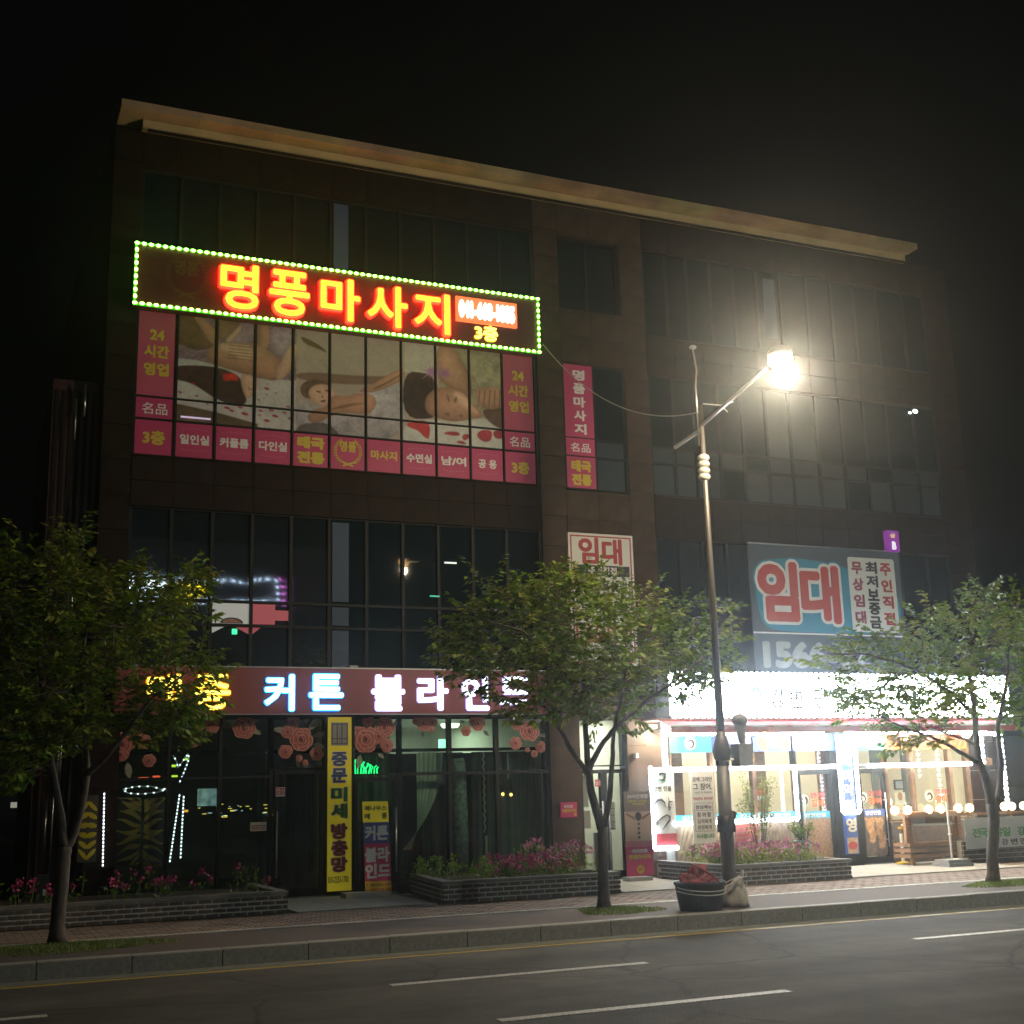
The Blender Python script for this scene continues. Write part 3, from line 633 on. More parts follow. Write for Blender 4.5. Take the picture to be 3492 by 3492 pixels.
panels(12.87, 20.45, 6.65, 7.49, 11, 2, M['granite2']); panels(12.87, 20.45, 10.11, 10.94, 11, 2, M['granite2']); panels(12.87, 20.45, 12.91, 13.62, 11, 1, M['granite2'])
B = MB(); B.box(2.55, 10.3, -.05, .0, 6.62, 6.65); B.box(12.87, 20.45, -.05, 0, 6.62, 6.65); B.box(2.55, 10.3, -.04, 0, 7.505, 7.53); B.box(12.87, 20.45, -.04, 0, 7.49, 7.52); B.build('ledge', M['granite2'], bd_)
# window walls
pane_me = {}
def unitpane(m):
    if m not in pane_me: pane_me[m] = MB().box(0, 1, 0, .012, 0, 1).mesh('pane', M[m], (0, 0, 0))
    return pane_me[m]
def windows(xs, zs, mf, y=.05, fr=.03, skip=()):
    W_ = MB()
    for x in xs: W_.box(x-fr, x+fr, y-.03, y+.10, zs[0], zs[-1])
    for z in zs:
        for a, b in zip(xs[:-1], xs[1:]): W_.box(a+fr, b-fr, y-.025, y+.09, max(z-fr*.8, zs[0]), min(z+fr*.8, zs[-1]))
    wn = W_.build('window', M['frame'], bd_)
    for i, (a, b) in enumerate(zip(xs[:-1], xs[1:])):
        for j, (c, d) in enumerate(zip(zs[:-1], zs[1:])):
            mm = mf(i, j)
            if not mm: continue
            o = inst('pane', unitpane(mm), (a+fr-.005, y+.02+random.uniform(-.004, .004), c+fr*.7), wn, scale=(b-a-2*fr+.01, 1, d-c-1.4*fr))
            o.rotation_euler = (random.uniform(-.002, .002), 0, random.uniform(-.002, .002))
    return wn
LX_ = [2.57+.7*k for k in range(12)]
RXs = [12.87, 13.44, 13.96, 14.55, 15.15, 15.76, 16.38, 17.10, 17.78, 18.41, 19.05, 19.83, 20.44]
random.seed(5)
windows(LX_, [3.86, 4.61, 5.03, 6.62], lambda i, j: 'dglass' if i < 5 else 'dglass4')
windows(LX_, [7.54, 8.2, 8.61, 10.95], lambda i, j: 'dglass4', .05, .016)
windows(LX_, [10.97, 11.38, 12.88], lambda i, j: 'dglass4' )
for k in range(1): 
    for z0, z1_ in ((11.42, 12.84), (11.0, 11.34)): box('roller_blind', 6.13, 6.42, .04, .055, z0, z1_, M['blind'], bd_)
    for z0, z1_ in ((5.09, 6.55), (4.66, 4.99), (3.9, 4.57)): box('roller_blind', 6.13, 6.44, .045, .06, z0, z1_, M['blind'], bd_)
windows([10.9, 11.58, 12.28], [11.35, 12.91], lambda i, j: 'dglass4', .16)
windows([10.9, 11.58, 12.28], [7.52, 8.2, 8.57, 10.14], lambda i, j: 'fglass' if j < 2 else 'dglass4', .06)
windows(RXs, [7.52, 8.2, 8.55, 10.09], lambda i, j: ('fglass' if (i*7+j*3) % 5 not in (1,) else 'dglass4') if j < 2 else ('fglass' if i in (5, 6) else 'dglass4'))
windows(RXs, [10.97, 12.89], lambda i, j: 'dglass4')
windows(RXs, [3.86, 5.03, 6.62], lambda i, j: 'dglass')
box('roller_blind', 15.95, 16.25, .04, .055, 11.3, 12.7, M['blind'], bd_)
# left annex cladding and pipes
an = thing('stair_annex', (1.4, .4, 0), 'narrow dark red clad annex with bright vertical pipes at the left edge of the building', 'annex')
B = MB(); B.box(1.25, 2.03, .45, 5, 0, 8.9); B.build('wall', mat('dark_red_cladding', (.05, .018, .018), .4, .3, 4), an)
for (u, v0, v1, yy) in ((158, 2730, 2940, .2), (203, 2460, 2720, .3), (212, 2460, 2700, .3), (186, 2620, 3030, .2), (243, 2560, 2830, .3), (260, 1360, 1500, .2), (292, 1310, 1420, .2), (295, 2350, 2660, .3), (262, 1700, 2400, .3)):
    xa, za = F(u, v0, yy); xb, zb = F(u, v1, yy); za = max(za, .1); B = MB(); B.tube([(xa, yy, max(zb, 0)), (xa, yy, za)], .022, 6); B.build('pipe', M['steel'], an, smooth=True)
B = MB()
for k in range(6): B.box(1.3+k*.12, 1.36+k*.12, .42, .45, .1, 8.7)
B.build('rib', M['granite2'], an)
ub = box('utility_box', *F(122, 3000, -.8)[:1], F(165, 3000, -.8)[0], -.9, -.6, .0, .62, M['dark'], label='small dark utility box with a white tag at the left edge of the building', cat='box')
box('tag', F(148, 2990, -.91)[0], F(161, 2990, -.91)[0], -.912, -.902, .33, .42, M['white'], ub)

# ---------------- ground floor, curtain shop
LIN = .018
def mx_(u, v=2640): return F(u, v)[0]
gx = [2.47, mx_(391), mx_(577), mx_(752), mx_(926)]
W_ = windows(gx, [.12, 2.03, 3.03], lambda i, j: 'shopglass', .05, .03)
gx2 = [mx_(1366), mx_(1537), mx_(1699), mx_(1871)]
windows(gx2, [.12, 2.03, 3.03], lambda i, j: 'shopglass', .05, .035)
windows([mx_(926), mx_(1112)], [2.16, 3.03], lambda i, j: 'shopglass', .05, .035)
windows([mx_(1204), mx_(1366)], [2.02, 3.03], lambda i, j: 'shopglass', .05, .035)
box('lintel', 2.45, 10.31, 0, .2, 3.03, 3.3, M['frame'], bd_); box('lintel', 10.98, 11.98, .06, .3, 3.02, 3.3, M['granite'], bd_)
box('plinth', 2.45, mx_(926), .0, .2, -.05, .12, M['frame'], bd_); box('plinth', mx_(1366), 10.31, .0, .2, -.05, .12, M['frame'], bd_)
box('mullion', mx_(1112), mx_(1204), .02, .14, 0, 3.03, M['frame'], bd_)
def door(x0, x1, z1_, hx, y=.05, gl='shopglass', mt='frame', fr=.07):
    B = MB(); B.box(x0, x0+fr, y-.03, y+.07, .03, z1_); B.box(x1-fr, x1, y-.03, y+.07, .03, z1_); B.box(x0+fr, x1-fr, y-.03, y+.07, z1_-fr, z1_); B.box(x0+fr, x1-fr, y-.03, y+.07, .03, .16)
    d = B.build('door', M[mt], bd_)
    box('pane', x0+fr, x1-fr, y, y+.012, .16, z1_-fr, M[gl], d)
    B = MB(); B.tube([(hx, y-.08, .35), (hx, y-.08, 1.45)], .014, 6); B.tube([(hx, y-.08, .5), (hx, y, .5)], .01, 5); B.tube([(hx, y-.08, 1.3), (hx, y, 1.3)], .01, 5); B.build('handle', M['steel'], d, smooth=True)
    return d
door(mx_(938), mx_(1108), 2.14, mx_(945)); door(mx_(1207), mx_(1357), 1.98, mx_(1348))
# stickers
def flat(name, rect, Y, mt, parent=None, th=.003, **k): return MB().box(rect[0], rect[1], Y-th, Y, rect[2], rect[3]).build(name, mt, parent, **k)
st = thing('door_sticker', (5.2, 0, 1.7), 'small red security sticker on the left glass door', 'sticker'); r_ = R(a4(80, 937), a4(140, 997))
flat('backing', r_, .02, M['wprint'], st); r2 = (r_[0]+.01, r_[1]-.01, r_[2]+.03, r_[3]-.01); flat('field', r2, .016, M['rprint'], st); T('캡스', (r2[0]+.01, r2[1]-.01, r2[2]+.01, r2[3]-.01), .012, M['wprint'], st, bold=.01, depth=.002)
st = thing('notice_plate', (4.5, 0, 1.0), 'small white notice plate with red lettering on the glass left of the door', 'notice'); r_ = R(a3(1650, 876), a3(1757, 935))
flat('backing', r_, .02, M['wprint'], st)
flat('field', (r_[0]+.01, r_[1]-.01, (r_[2]+r_[3])/2+.01, (r_[2]+r_[3])/2+.02), .016, M['bprint'], st); T('외부차량 주차금지', (r_[0]+.02, r_[1]-.02, r_[2]+.02, (r_[2]+r_[3])/2), .016, M['rprint'], st, bold=.01, depth=.002)
# interior of the shop
il = bpy.data.lights.new('ceiling_light', 'AREA'); il.energy = 75; il.color = (.85, 1, .85); il.size = 1.6
shp = thing('ceiling_lamp', (9.6, 4.2, 3.18), 'flat ceiling lamp glowing inside the curtain shop at right', 'lamp')
lo = bpy.data.objects.new('lamp_light', il); COL.objects.link(lo); lo.parent = shp; lo.location = (-.6, 0, -.1)
B = MB(); B.lathe((9.55, 3.2, 3.0), [(.01, 0), (.16, .01), (.2, .06), (.2, .1)], 18); B.build('diffuser', emit('warm_lamp', (1, .9, .7), 2.5), shp)
ex_ = thing('exit_sign', (8.2, 5, 2.6), 'small green emergency exit sign inside the curtain shop', 'sign')
x_, z_ = F(*a4(1168, 650), 4.); box('lamp_box', x_-.06, x_+.06, 3.9, 4., z_-.09, z_+.09, emit('exit_green', (.3, 1, .5), 2), ex_)
def drape(name, x0, x1, z0, z1_, y, mt, label, amp=.04, fold=.16, swag=None, hem=None):
    B = MB(); n = max(8, int((x1-x0)/fold*8)); mz = 10; g = []
    for j in range(mz+1):
        for i in range(n+1):
            t = i/n; s_ = j/mz; x = x0+(x1-x0)*t; z = z1_+(z0-z1_)*s_
            if swag: x, z = swag(t, s_)
            g.append((x, y+amp*math.sin(2*math.pi*(x0+(x1-x0)*t)/fold), z))
    B.add(g, [(j*(n+1)+i, (j+1)*(n+1)+i, (j+1)*(n+1)+i+1, j*(n+1)+i+1) for j in range(mz) for i in range(n)])
    return B.build(name, mt, smooth=True, label=label, cat='curtain')
M['drape'] = mat('grey_drape', (.11, .125, .115), .9, .15, 3); M['drape2'] = mat('dark_drape', (.035, .05, .045), .9, .15, 3); M['sheer'] = mat('sheer_white', (.62, .68, .62), .9, .1, 5)
drape('hanging_curtain', 8.95, 10.25, .2, 2.42, .55, M['drape'], 'dark grey pleated curtain hanging behind the right end of the shop window')
drape('hanging_curtain', 8.0, 8.85, .2, 2.42, .65, M['drape2'], 'darker pleated curtain behind the shop window left of the grey one')
xs0, _ = F(*c1(625, 500), .4); xs1, _ = F(*c1(870, 500), .4); zt = F(*c1(700, 400), .4)[1]; zb = F(*c1(560, 1300), .4)[1]
def sw(t, s_):
    zz = zt+(zb-zt)*s_; xr = xs1-(xs1-xs0+.28)*s_**2.2*1.0; xl = xs0-.18*max(0, s_-.8)*5*.6; return xl+(xr-xl)*t, zz
drape('sheer_curtain', xs0, xs1, zb, zt, .4, M['sheer'], 'sheer white curtain gathered into a swag behind the shop window', .015, .09, sw)
drape('hanging_curtain', 4.95, 5.9, .2, 2.1, .6, M['drape2'], 'dark curtain panel behind the left glass door')
drape('hanging_curtain', 6.75, 7.45, .2, 2.4, .9, M['drape'], 'grey curtain inside, between the right glass door and the sheer swag')
box('darkening_screen', 6.6, 10.25, 1.1, 1.14, .03, 2.42, M['drape2'], label='dark sheet added behind the shop curtains to keep the lower room dark', cat='partition')  # added sheet stands in for the dark room behind the curtains
B = MB(); B.box(2.5, 10.25, .38, .42, 2.43, 2.49); B.build('curtain_rail', M['frame'], label='dark curtain rail running behind the shop windows', cat='rail')
# wrapped fabric roll and bead strings
xr0 = F(*c1(1030, 900), .35)[0]; B = MB(); B.tube([(xr0, .35, .15), (xr0, .35, 1.2), (xr0-.02, .35, 2.1), (xr0-.03, .35, 2.3)], [.15, .145, .14, .12], 16); B.build('fabric_roll', mat('plastic_wrap', (.32, .36, .34), .15, .5, 14, .8), smooth=True, label='upright fabric roll wrapped in crinkled plastic behind the shop window', cat='roll')
for u0, u1_, v0, v1_, lab in ((1262, 1275, 400, 1140, 'twisted white bead string hanging behind the shop window'), (1478, 1490, 400, 640, 'short pale tassel string hanging near the right end of the shop window')):
    x_, z0 = F(*c1(u0, v1_), .3); x2_, z1_ = F(*c1(u0, v0), .3); B = MB(); n = 70
    B.tube([(x_+.014*math.sin(i*.9), .3+.014*math.cos(i*.9), z1_+(z0-z1_)*i/n) for i in range(n+1)], .012, 5); B.build('bead_string', M['white'], label=lab, cat='bead string')
x_, z_ = F(*c1(1278, 1300), .3); B = MB(); B.box(x_-.02, x_+.02, .3, .32, .3, z_+.25); B.build('display_post', M['white'], label='thin white post standing behind the shop window flowers', cat='post')
# striped posters at left, inside the windows
def stripes(rect, Y, kind, label, fg, bgc):
    x0, x1, z0, z1_ = rect; t_ = thing('striped_poster', ((x0+x1)/2, Y, z0), label, 'poster'); flat('sheet', rect, Y, bgc, t_)
    B = MB(); w_ = x1-x0; h_ = z1_-z0; cx = (x0+x1)/2
    if kind == 0:
        for k in range(6):
            c = z0+h_*(.06+.165*k); a = .22*(k-2.6)/2.6; hh = h_*.05
            for s_ in (-1, 1): B.poly(chaikin([(cx, c-hh), (cx+s_*w_*.46, c-hh*.6-a*w_*2), (cx+s_*w_*.46, c+hh*.7-a*w_*2), (cx, c+hh)], 1) if s_ > 0 else chaikin([(cx, c+hh), (cx+s_*w_*.46, c+hh*.7-a*w_*2), (cx+s_*w_*.46, c-hh*.6-a*w_*2), (cx, c-hh)], 1), Y-.006)
    else:
        random.seed(int(x0*50))
        sd = 1 if kind == 1 else -1; xi = x1 if kind == 1 else x0
        for k in range(11):
            zc = z0+h_*(.04+.092*k); f_ = (k-5)*h_*.035; th = h_*random.uniform(.022, .042); up = []; dn = []; L_ = random.uniform(.8, .98)*w_
            for i in range(9):
                t = i/8; x = xi-sd*L_*t; zz = zc+f_*t*2+.03*math.sin(t*5+k*1.7); hh = th*(.35+math.sin(math.pi*min(1, t+.15))*.9)
                up.append((x, min(z1_-.01, max(z0+.02, zz+hh)))); dn.append((x, max(z0+.01, min(z1_-.02, zz-hh))))
            B.poly(up+dn[::-1], Y-.006-.0004*k)
    B.build('stripe', fg, t_); return t_
dimy = mat('striped_yellow', (.55, .48, .02), .6, .15, 5); dimo = mat('striped_ochre', (.60, .40, .10), .6, .25, 5); dkb = mat('poster_black', (.05, .05, .04), .6, .1)
stripes(R(a3(515, 700), a3(640, 1140), .0), -.01, 0, 'black poster with bright yellow chevrons on the left pier', dimy, dkb)
stripes(R(a3(752, 712), a3(925, 1165), .3), .3, 1, 'ochre striped poster behind the first shop window, left half', dimo, dkb)
stripes(R(a3(945, 712), a3(1095, 1165), .3), .3, 2, 'ochre striped poster behind the first shop window, right half', dimo, dkb)

# rose decals on the glass
rp = [mat('rose_print_%s' % n, c, .6, .12, 30) for n, c in (('dark', (.12, .02, .02)), ('mid', (.38, .10, .085)), ('light', (.66, .30, .26)))]; lp = mat('leaf_print', (.30, .33, .26), .6, .3, 20); lp2 = mat('leaf_print_dark', (.06, .09, .05), .6, .3, 20)
def rose(c, r, Y, B):
    cx, cz = c; random.seed(int(cx*1000+cz*100))
    def blob(x, z, rx, rz, k, Y_, n=9, w_=.12, a_=0):
        B.k = k; pts = []
        for i in range(n*2):
            a = i*math.pi/n; q_ = 1+random.uniform(-w_, w_)*.5; dx, dz = rx*q_*math.cos(a), rz*q_*math.sin(a); pts.append((x+dx*math.cos(a_)-dz*math.sin(a_), z+dx*math.sin(a_)+dz*math.cos(a_)))
        B.poly(chaikin(pts, 1), Y_)
    k = 0
    for ring, n, rr in ((.62, 6, .46), (.40, 5, .38), (.2, 4, .27), (0, 1, .2)):
        for i in range(n):
            a = 2*math.pi*i/n+ring*5+random.uniform(-.2, .2); x = cx+math.cos(a)*ring*r; z = cz+math.sin(a)*ring*r*.95
            k += 1; yy = Y-.0006*k
            blob(x, z, rr*r*1.06, rr*r*.9, 2, yy, a_=a+1.57); k += 1; blob(x+math.cos(a)*-.05*r, z+math.sin(a)*-.05*r-.02*r, rr*r*.98, rr*r*.80, 1 if ring > .1 else 0, Y-.0006*k, a_=a+1.57)
            k += 1; blob(x-math.cos(a)*.22*r*rr, z-math.sin(a)*.22*r*rr, rr*r*.62, rr*r*.4, 0, Y-.0006*k, 7, a_=a+1.57)
def leafd(B, c, a, L_, Y, k=3):
    B.k = k; d = (math.cos(a), math.sin(a)); n = (-d[1], d[0]); w_ = L_*.22
    P = lambda t, s_: (c[0]+d[0]*L_*t+n[0]*w_*s_, c[1]+d[1]*L_*t+n[1]*w_*s_)
    B.poly([P(0, 0), P(.25, -.8), P(.55, -1), P(1, 0), P(.55, -.06)], Y); B.poly([P(0, 0.04), P(.55, .06), P(1, 0.02), P(.55, 1), P(.25, .8)], Y)
def decal(roses, leaves, label, Y=.035):
    xs = [F(*p)[0] for p, _ in roses]; t_ = thing('rose_decal', (sum(xs)/len(xs), Y, 2.4), label, 'decal')
    B = MB()
    for p, a, s_, k in leaves: leafd(B, F(*p), rad(a), s_*1.2, Y-.001, k)
    if leaves: B.k = 0; B.build('leaves', rp+[lp, lp2], t_)
    for p, r_ in roses:
        B = MB(); rose(F(*p), r_*1.22, Y-.004, B); B.build('rose', rp, t_)
decal([(a4(250, 620), .17), (a4(160, 570), .10), (a4(195, 505), .10), (a4(145, 700), .10), (a4(350, 715), .10), (a4(235, 745), .05), (a4(275, 775), .045)], [(a4(150, 560), 175, .2, 3), (a4(300, 560), 50, .25, 3), (a4(330, 600), 15, .2, 3), (a4(330, 650), -20, .2, 3), (a4(280, 520), 80, .18, 3), (a4(220, 760), -70, .12, 4)], 'rose cluster decal above the left glass door, left of the yellow banner')
decal([(a4(675, 620), .20), (a4(800, 540), .15), (a4(690, 500), .09), (a4(815, 660), .10), (a4(620, 560), .06), (a4(760, 600), .12)], [(a4(640, 720), -100, .22, 3), (a4(755, 710), -40, .13, 3), (a4(850, 520), 20, .12, 3)], 'largest rose decal above the right glass door, beside the yellow banner')
decal([(a4(1055, 515), .115), (a4(1115, 505), .08), (a4(1005, 500), .06), (a4(1105, 555), .05)], [(a4(1050, 565), -90, .1, 4), (a4(1010, 540), 200, .1, 3)], 'small rose decal on the middle transom pane, left of the hanging swag')
decal([(a4(1415, 515), .12), (a4(1335, 565), .08), (a4(1380, 500), .06)], [(a4(1450, 560), -45, .13, 4), (a4(1330, 510), 160, .1, 4)], 'rose decal with dark leaf on the second transom pane from the right')
decal([(a4(1755, 565), .16), (a4(1675, 520), .10), (a4(1662, 645), .10), (a4(1830, 670), .09), (a4(1740, 690), .04), (a4(1785, 715), .055)], [(a4(1650, 500), 170, .2, 3), (a4(1800, 510), 40, .2, 3), (a4(1820, 590), -10, .14, 3), (a4(1700, 600), 220, .13, 4)], 'rose cluster decal at the right end of the shop window')
decal([(a3(1612, 255), .16), (a3(1640, 215), .08)], [(a3(1580, 240), 155, .2, 3), (a3(1650, 225), 30, .2, 3), (a3(1660, 270), -20, .16, 3)], 'single rose decal on the fourth transom pane from the left')
decal([(a3(1405, 230), .12), (a3(1275, 345), .085), (a3(1320, 230), .08)], [(a3(1230, 250), 200, .15, 3)], 'rose decal with a lone low bloom on the third transom pane from the left')
decal([(a3(810, 360), .16), (a3(800, 430), .10), (a3(950, 345), .10), (a3(985, 470), .09), (a3(880, 300), .12)], [(a3(850, 230), 60, .2, 3), (a3(900, 220), 110, .2, 3), (a3(840, 480), -80, .24, 3), (a3(790, 330), 130, .2, 3)], 'rose cluster decal in the top left corner of the shop window, behind the dark tree')

# ---------------- entrance lobby
lb = bpy.data.lights.new('lobby_light', 'AREA'); lb.energy = 60; lb.color = (.92, 1, .9); lb.size = 1.0
lt = thing('lobby_lamp', (11.5, 2, 3.1), 'ceiling lamp lighting the building entrance lobby', 'lamp'); lo = bpy.data.objects.new('lamp_light', lb); COL.objects.link(lo); lo.parent = lt; lo.location = (0, .0, -.02)
box('lamp_plate', 11.1, 11.9, 1.7, 2.3, 3.13, 3.18, emit('lobby_glow', (.9, 1, .9), 2), lt)
windows([10.99, 11.98], [2.1, 3.0], lambda i, j: 'clearglass', .18, .03)
door(11.0, 11.52, 2.04, 11.45, .18, 'clearglass'); door(11.52, 11.98, 2.04, 11.58, .18, 'clearglass')
B = MB(); B.box(10.45, 12.25, 3.6, 3.7, .03, 3.2); B.build('lobby_wall', M['white'], bd_)
mbx = thing('mailbox_unit', (11.85, .6, 1), 'small grid of pale mailboxes inside the entrance lobby', 'mailboxes')
mme = MB().box(0, .085, 0, .05, 0, .11).mesh('mailbox', M['white'], (0, 0, 0)); box('back_plate', 11.66, 12.0, .66, .68, .9, 1.42, M['grey'], mbx)
for i in range(3):
    for j in range(4): inst('mailbox', mme, (11.68+i*.105, .61, .93+j*.125), mbx)
box('notice_sheet', 11.02, 11.25, .3, .31, 1.35, 1.95, M['paper'], label='white notice sheet behind the left lobby door', cat='notice')
box('notice_sheet', 11.05, 11.28, .3, .31, .95, 1.28, M['white'], label='smaller notice sheet under the first one in the lobby', cat='notice')
box('lobby_partition', 11.6, 11.98, .8, .85, .03, .85, M['grey'], label='low grey partition inside the entrance lobby', cat='partition')
B = MB(); B.tube([(12.13, -.05, 2.25), (12.13, -.05, 2.33)], .05, 10); B.build('wall_sensor', M['white'], label='small round sensor on the pier right of the lobby door', cat='sensor')
r_ = R(a5(130, 1150), a5(252, 1262), -.01); sg = thing('wall_sign', (r_[0], -.01, r_[2]), 'small pink sign with white and yellow lettering on the granite column', 'sign')
flat('board', r_, -.004, M['pink'], sg, .02); h_ = r_[3]-r_[2]; w_ = r_[1]-r_[0]
T('태국전통', (r_[0]+w_*.2, r_[0]+w_*.75, r_[2]+h_*.62, r_[2]+h_*.82), -.025, M['wprint'], sg, bold=.03); T('명품마사지', (r_[0]+w_*.1, r_[0]+w_*.9, r_[2]+h_*.33, r_[2]+h_*.56), -.025, M['yprint'], sg, bold=.03)
MB().tube([(r_[1]-.05, -.026, r_[2]+.05), (r_[1]-.05, -.03, r_[2]+.05)], .025, 12).build('floor_badge', M['yprint'], sg)
st = thing('door_sticker', (11.2, .1, 1.9), 'small red security sticker on the lobby door glass', 'sticker'); r_ = R(a5(385, 985), a5(435, 1035), .15); flat('field', r_, .16, M['rprint'], st); T('캡스', (r_[0]+.01, r_[1]-.01, r_[2]+.03, r_[3]-.03), .155, M['wprint'], st, bold=.01, depth=.002)
# ================================================================== LIT SIGNS ON THE LEFT BAY
E_yel = emit('letter_amber', (1, .50, .03), 2.6, var=.25); E_red = emit('letter_red_edge', (1, .03, .01), 6); E_dred = emit('letter_red_halo', (.9, .02, .01), 2.5)
E_grn = emit('green_led', (.34, 1, .12), 10); E_grnd = emit('green_fringe', (.06, .8, .01), .6, base=(.05, .2, .02))
E_wht = emit('white_led', (.82, .90, 1), 20); E_wl = emit('white_letter', (.85, .92, 1), 6.5); E_cy = emit('cyan_edge', (.03, .42, .95), 2.2); E_lav = emit('lavender_edge', (.6, .55, .95), 1.0)
E_yl = emit('yellow_letter', (1, .82, .12), 3.2); E_or = emit('orange_edge', (.8, .45, .02), .8); E_pb = emit('phone_panel', (1, .22, .07), 1.0); E_pw = emit('phone_digits', (1, .95, .92), 5)
SY = -.30
ms = thing('massage_sign', (6.3, SY, 10.17), 'long dark red sign with glowing amber letters inside a border of green lights', 'sign')
x0, x1, z0, z1_ = 2.47, 10.23, 10.17, 11.29
B = MB(); B.box(x0, x1, SY, .0, z0, z1_); B.build('board', mat('sign_maroon', (.11, .022, .02), .45, .12, 3), ms)
B = MB(); B.box(x0-.03, x1+.03, SY-.02, SY+.02, z1_-.01, z1_+.03); B.box(x0-.03, x1+.03, SY-.02, SY+.02, z0-.03, z0+.01); B.box(x0-.03, x0+.01, SY-.02, SY+.02, z0+.01, z1_-.01); B.box(x1-.01, x1+.03, SY-.02, SY+.02, z0+.01, z1_-.01); B.build('fringe_strip', E_grnd, ms)  # glowing strip added for the green fringe round the bulbs
bb = MB(); bb.ball((0, 0, 0), .044, .02, .030, 8, 4); bbm = bb.mesh('led_bulb', E_grn, (0, 0, 0)); 
n = 64
for i in range(n+1):
    for z in (z0, z1_): inst('led_bulb', bbm, (x0+(x1-x0)*i/n, SY-.035, z), ms)
for j in range(1, 9):
    for x in (x0, x1): inst('led_bulb', bbm, (x, SY-.035, z0+(z1_-z0)*j/9), ms, rot=(0, math.pi/2, 0))
for ch, u0, u1_, v0, v1_ in (('명', 452, 622, 153, 352), ('풍', 668, 845, 185, 382), ('마', 893, 1068, 218, 402), ('사', 1098, 1275, 250, 430), ('지', 1305, 1462, 282, 458)):
    r_ = R(z1(u0, v0), z1(u1_, v1_), SY-.1); r2 = (r_[0]-.015, r_[1]+.015, r_[2]-.02, r_[3]+.015)
    T(ch, (r_[0]-.03, r_[1]+.03, r_[2]-.035, r_[3]+.03), SY, E_dred, ms, 'letter_halo', .042, .03)
    T(ch, r2, SY-.032, E_red, ms, 'letter', .034, .07)
    T(ch, r_, SY-.10, E_yel, ms, 'letter_face', .017, .006)
r_ = R(z1(1490, 312), z1(1755, 418), SY-.06); pb = box('phone_panel', r_[0], r_[1], SY-.06, SY, r_[2], r_[3], E_pb, ms)
T('041-668-1885', (r_[0]+.05, r_[1]-.05, r_[2]+.07, r_[3]-.07), SY-.062, E_pw, pb, bold=.05, depth=.01)
r_ = R(z1(1573, 425), z1(1672, 490), SY-.05); T('3층', (r_[0]-.015, r_[1]+.015, r_[2]-.015, r_[3]+.015), SY, E_or, ms, 'letter_edge', .032, .03); T('3층', r_, SY-.032, E_yl, ms, 'letter_face', .018, .02)
def laurel(cx, cz, r_, Y, mt, parent, rz=1.15, word='명품', wm=None):
    B = MB()
    for s_ in (-1, 1):
        for k in range(11):
            t = k/10; a = rad(-62+t*112); x = cx+s_*r_*math.cos(a); z = cz+r_*rz*math.sin(a); ta = a+math.pi/2
            for o_ in (-1, 1):
                d = ta+o_*.55; L_ = r_*.26; dx, dz = math.cos(d)*s_, math.sin(d); nx, nz = -dz, dx
                P = [(x, z), (x+dx*L_*.5+nx*L_*.2, z+dz*L_*.5+nz*L_*.2), (x+dx*L_, z+dz*L_), (x+dx*L_*.5-nx*L_*.2, z+dz*L_*.5-nz*L_*.2)]
                B.poly(P, Y-.001*k)
        xa, za = cx+s_*r_*.62, cz-r_*rz*.82
        dx, dz = -s_*r_*1.05, -r_*.36; w2 = r_*.07
        B.poly([(xa, za-w2), (xa+dx, za+dz-w2), (xa+dx, za+dz+w2), (xa, za+w2)], Y-.012-.002*s_)
    B.build('laurel_wreath', mt, parent)
    if word: T(word, (cx-r_*.66, cx+r_*.66, cz-r_*.05, cz+r_*.8), Y, wm or mt, parent, bold=.03, depth=.008)
cx_, cz_ = F(*z1(305, 215), SY); laurel(cx_, cz_+.05, .33, SY-.006, mat('dull_gold', (.16, .09, .03), .45, .2, 20), ms)
# ---- film over the third floor windows
fl = thing('window_advert_film', (6.4, .06, 7.54), 'pink advert film and faded spa photograph on windows under the green lit sign', 'window film')
FY = .058
def cellx(k): return 2.57+.7*k+.028, 2.57+.7*(k+1)-.028
def film(k, za, zb, mt): a, b = cellx(k); return flat('film_panel', (a, b, za, zb), FY, mt, fl, .004)
def tin(p, s, k, za, zb, mt, bold=.035, fx=.16, keep=False):
    a, b = cellx(k); w_ = b-a; T(s, (a+w_*fx, b-w_*fx, za, zb), FY-.005, mt, p, bold=bold, depth=.003, keep=keep)
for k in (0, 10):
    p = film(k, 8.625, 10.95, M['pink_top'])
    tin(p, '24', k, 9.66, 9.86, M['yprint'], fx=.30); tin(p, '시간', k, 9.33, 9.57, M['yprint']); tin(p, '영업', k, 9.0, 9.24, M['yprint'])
    p = film(k, 8.225, 8.59, M['pink']); tin(p, '名品', k, 8.29, 8.50, M['wprint'], .01)
    p = film(k, 7.565, 8.18, M['pink']); tin(p, '3층', k, 7.74, 8.0, M['yprint'], fx=.2)
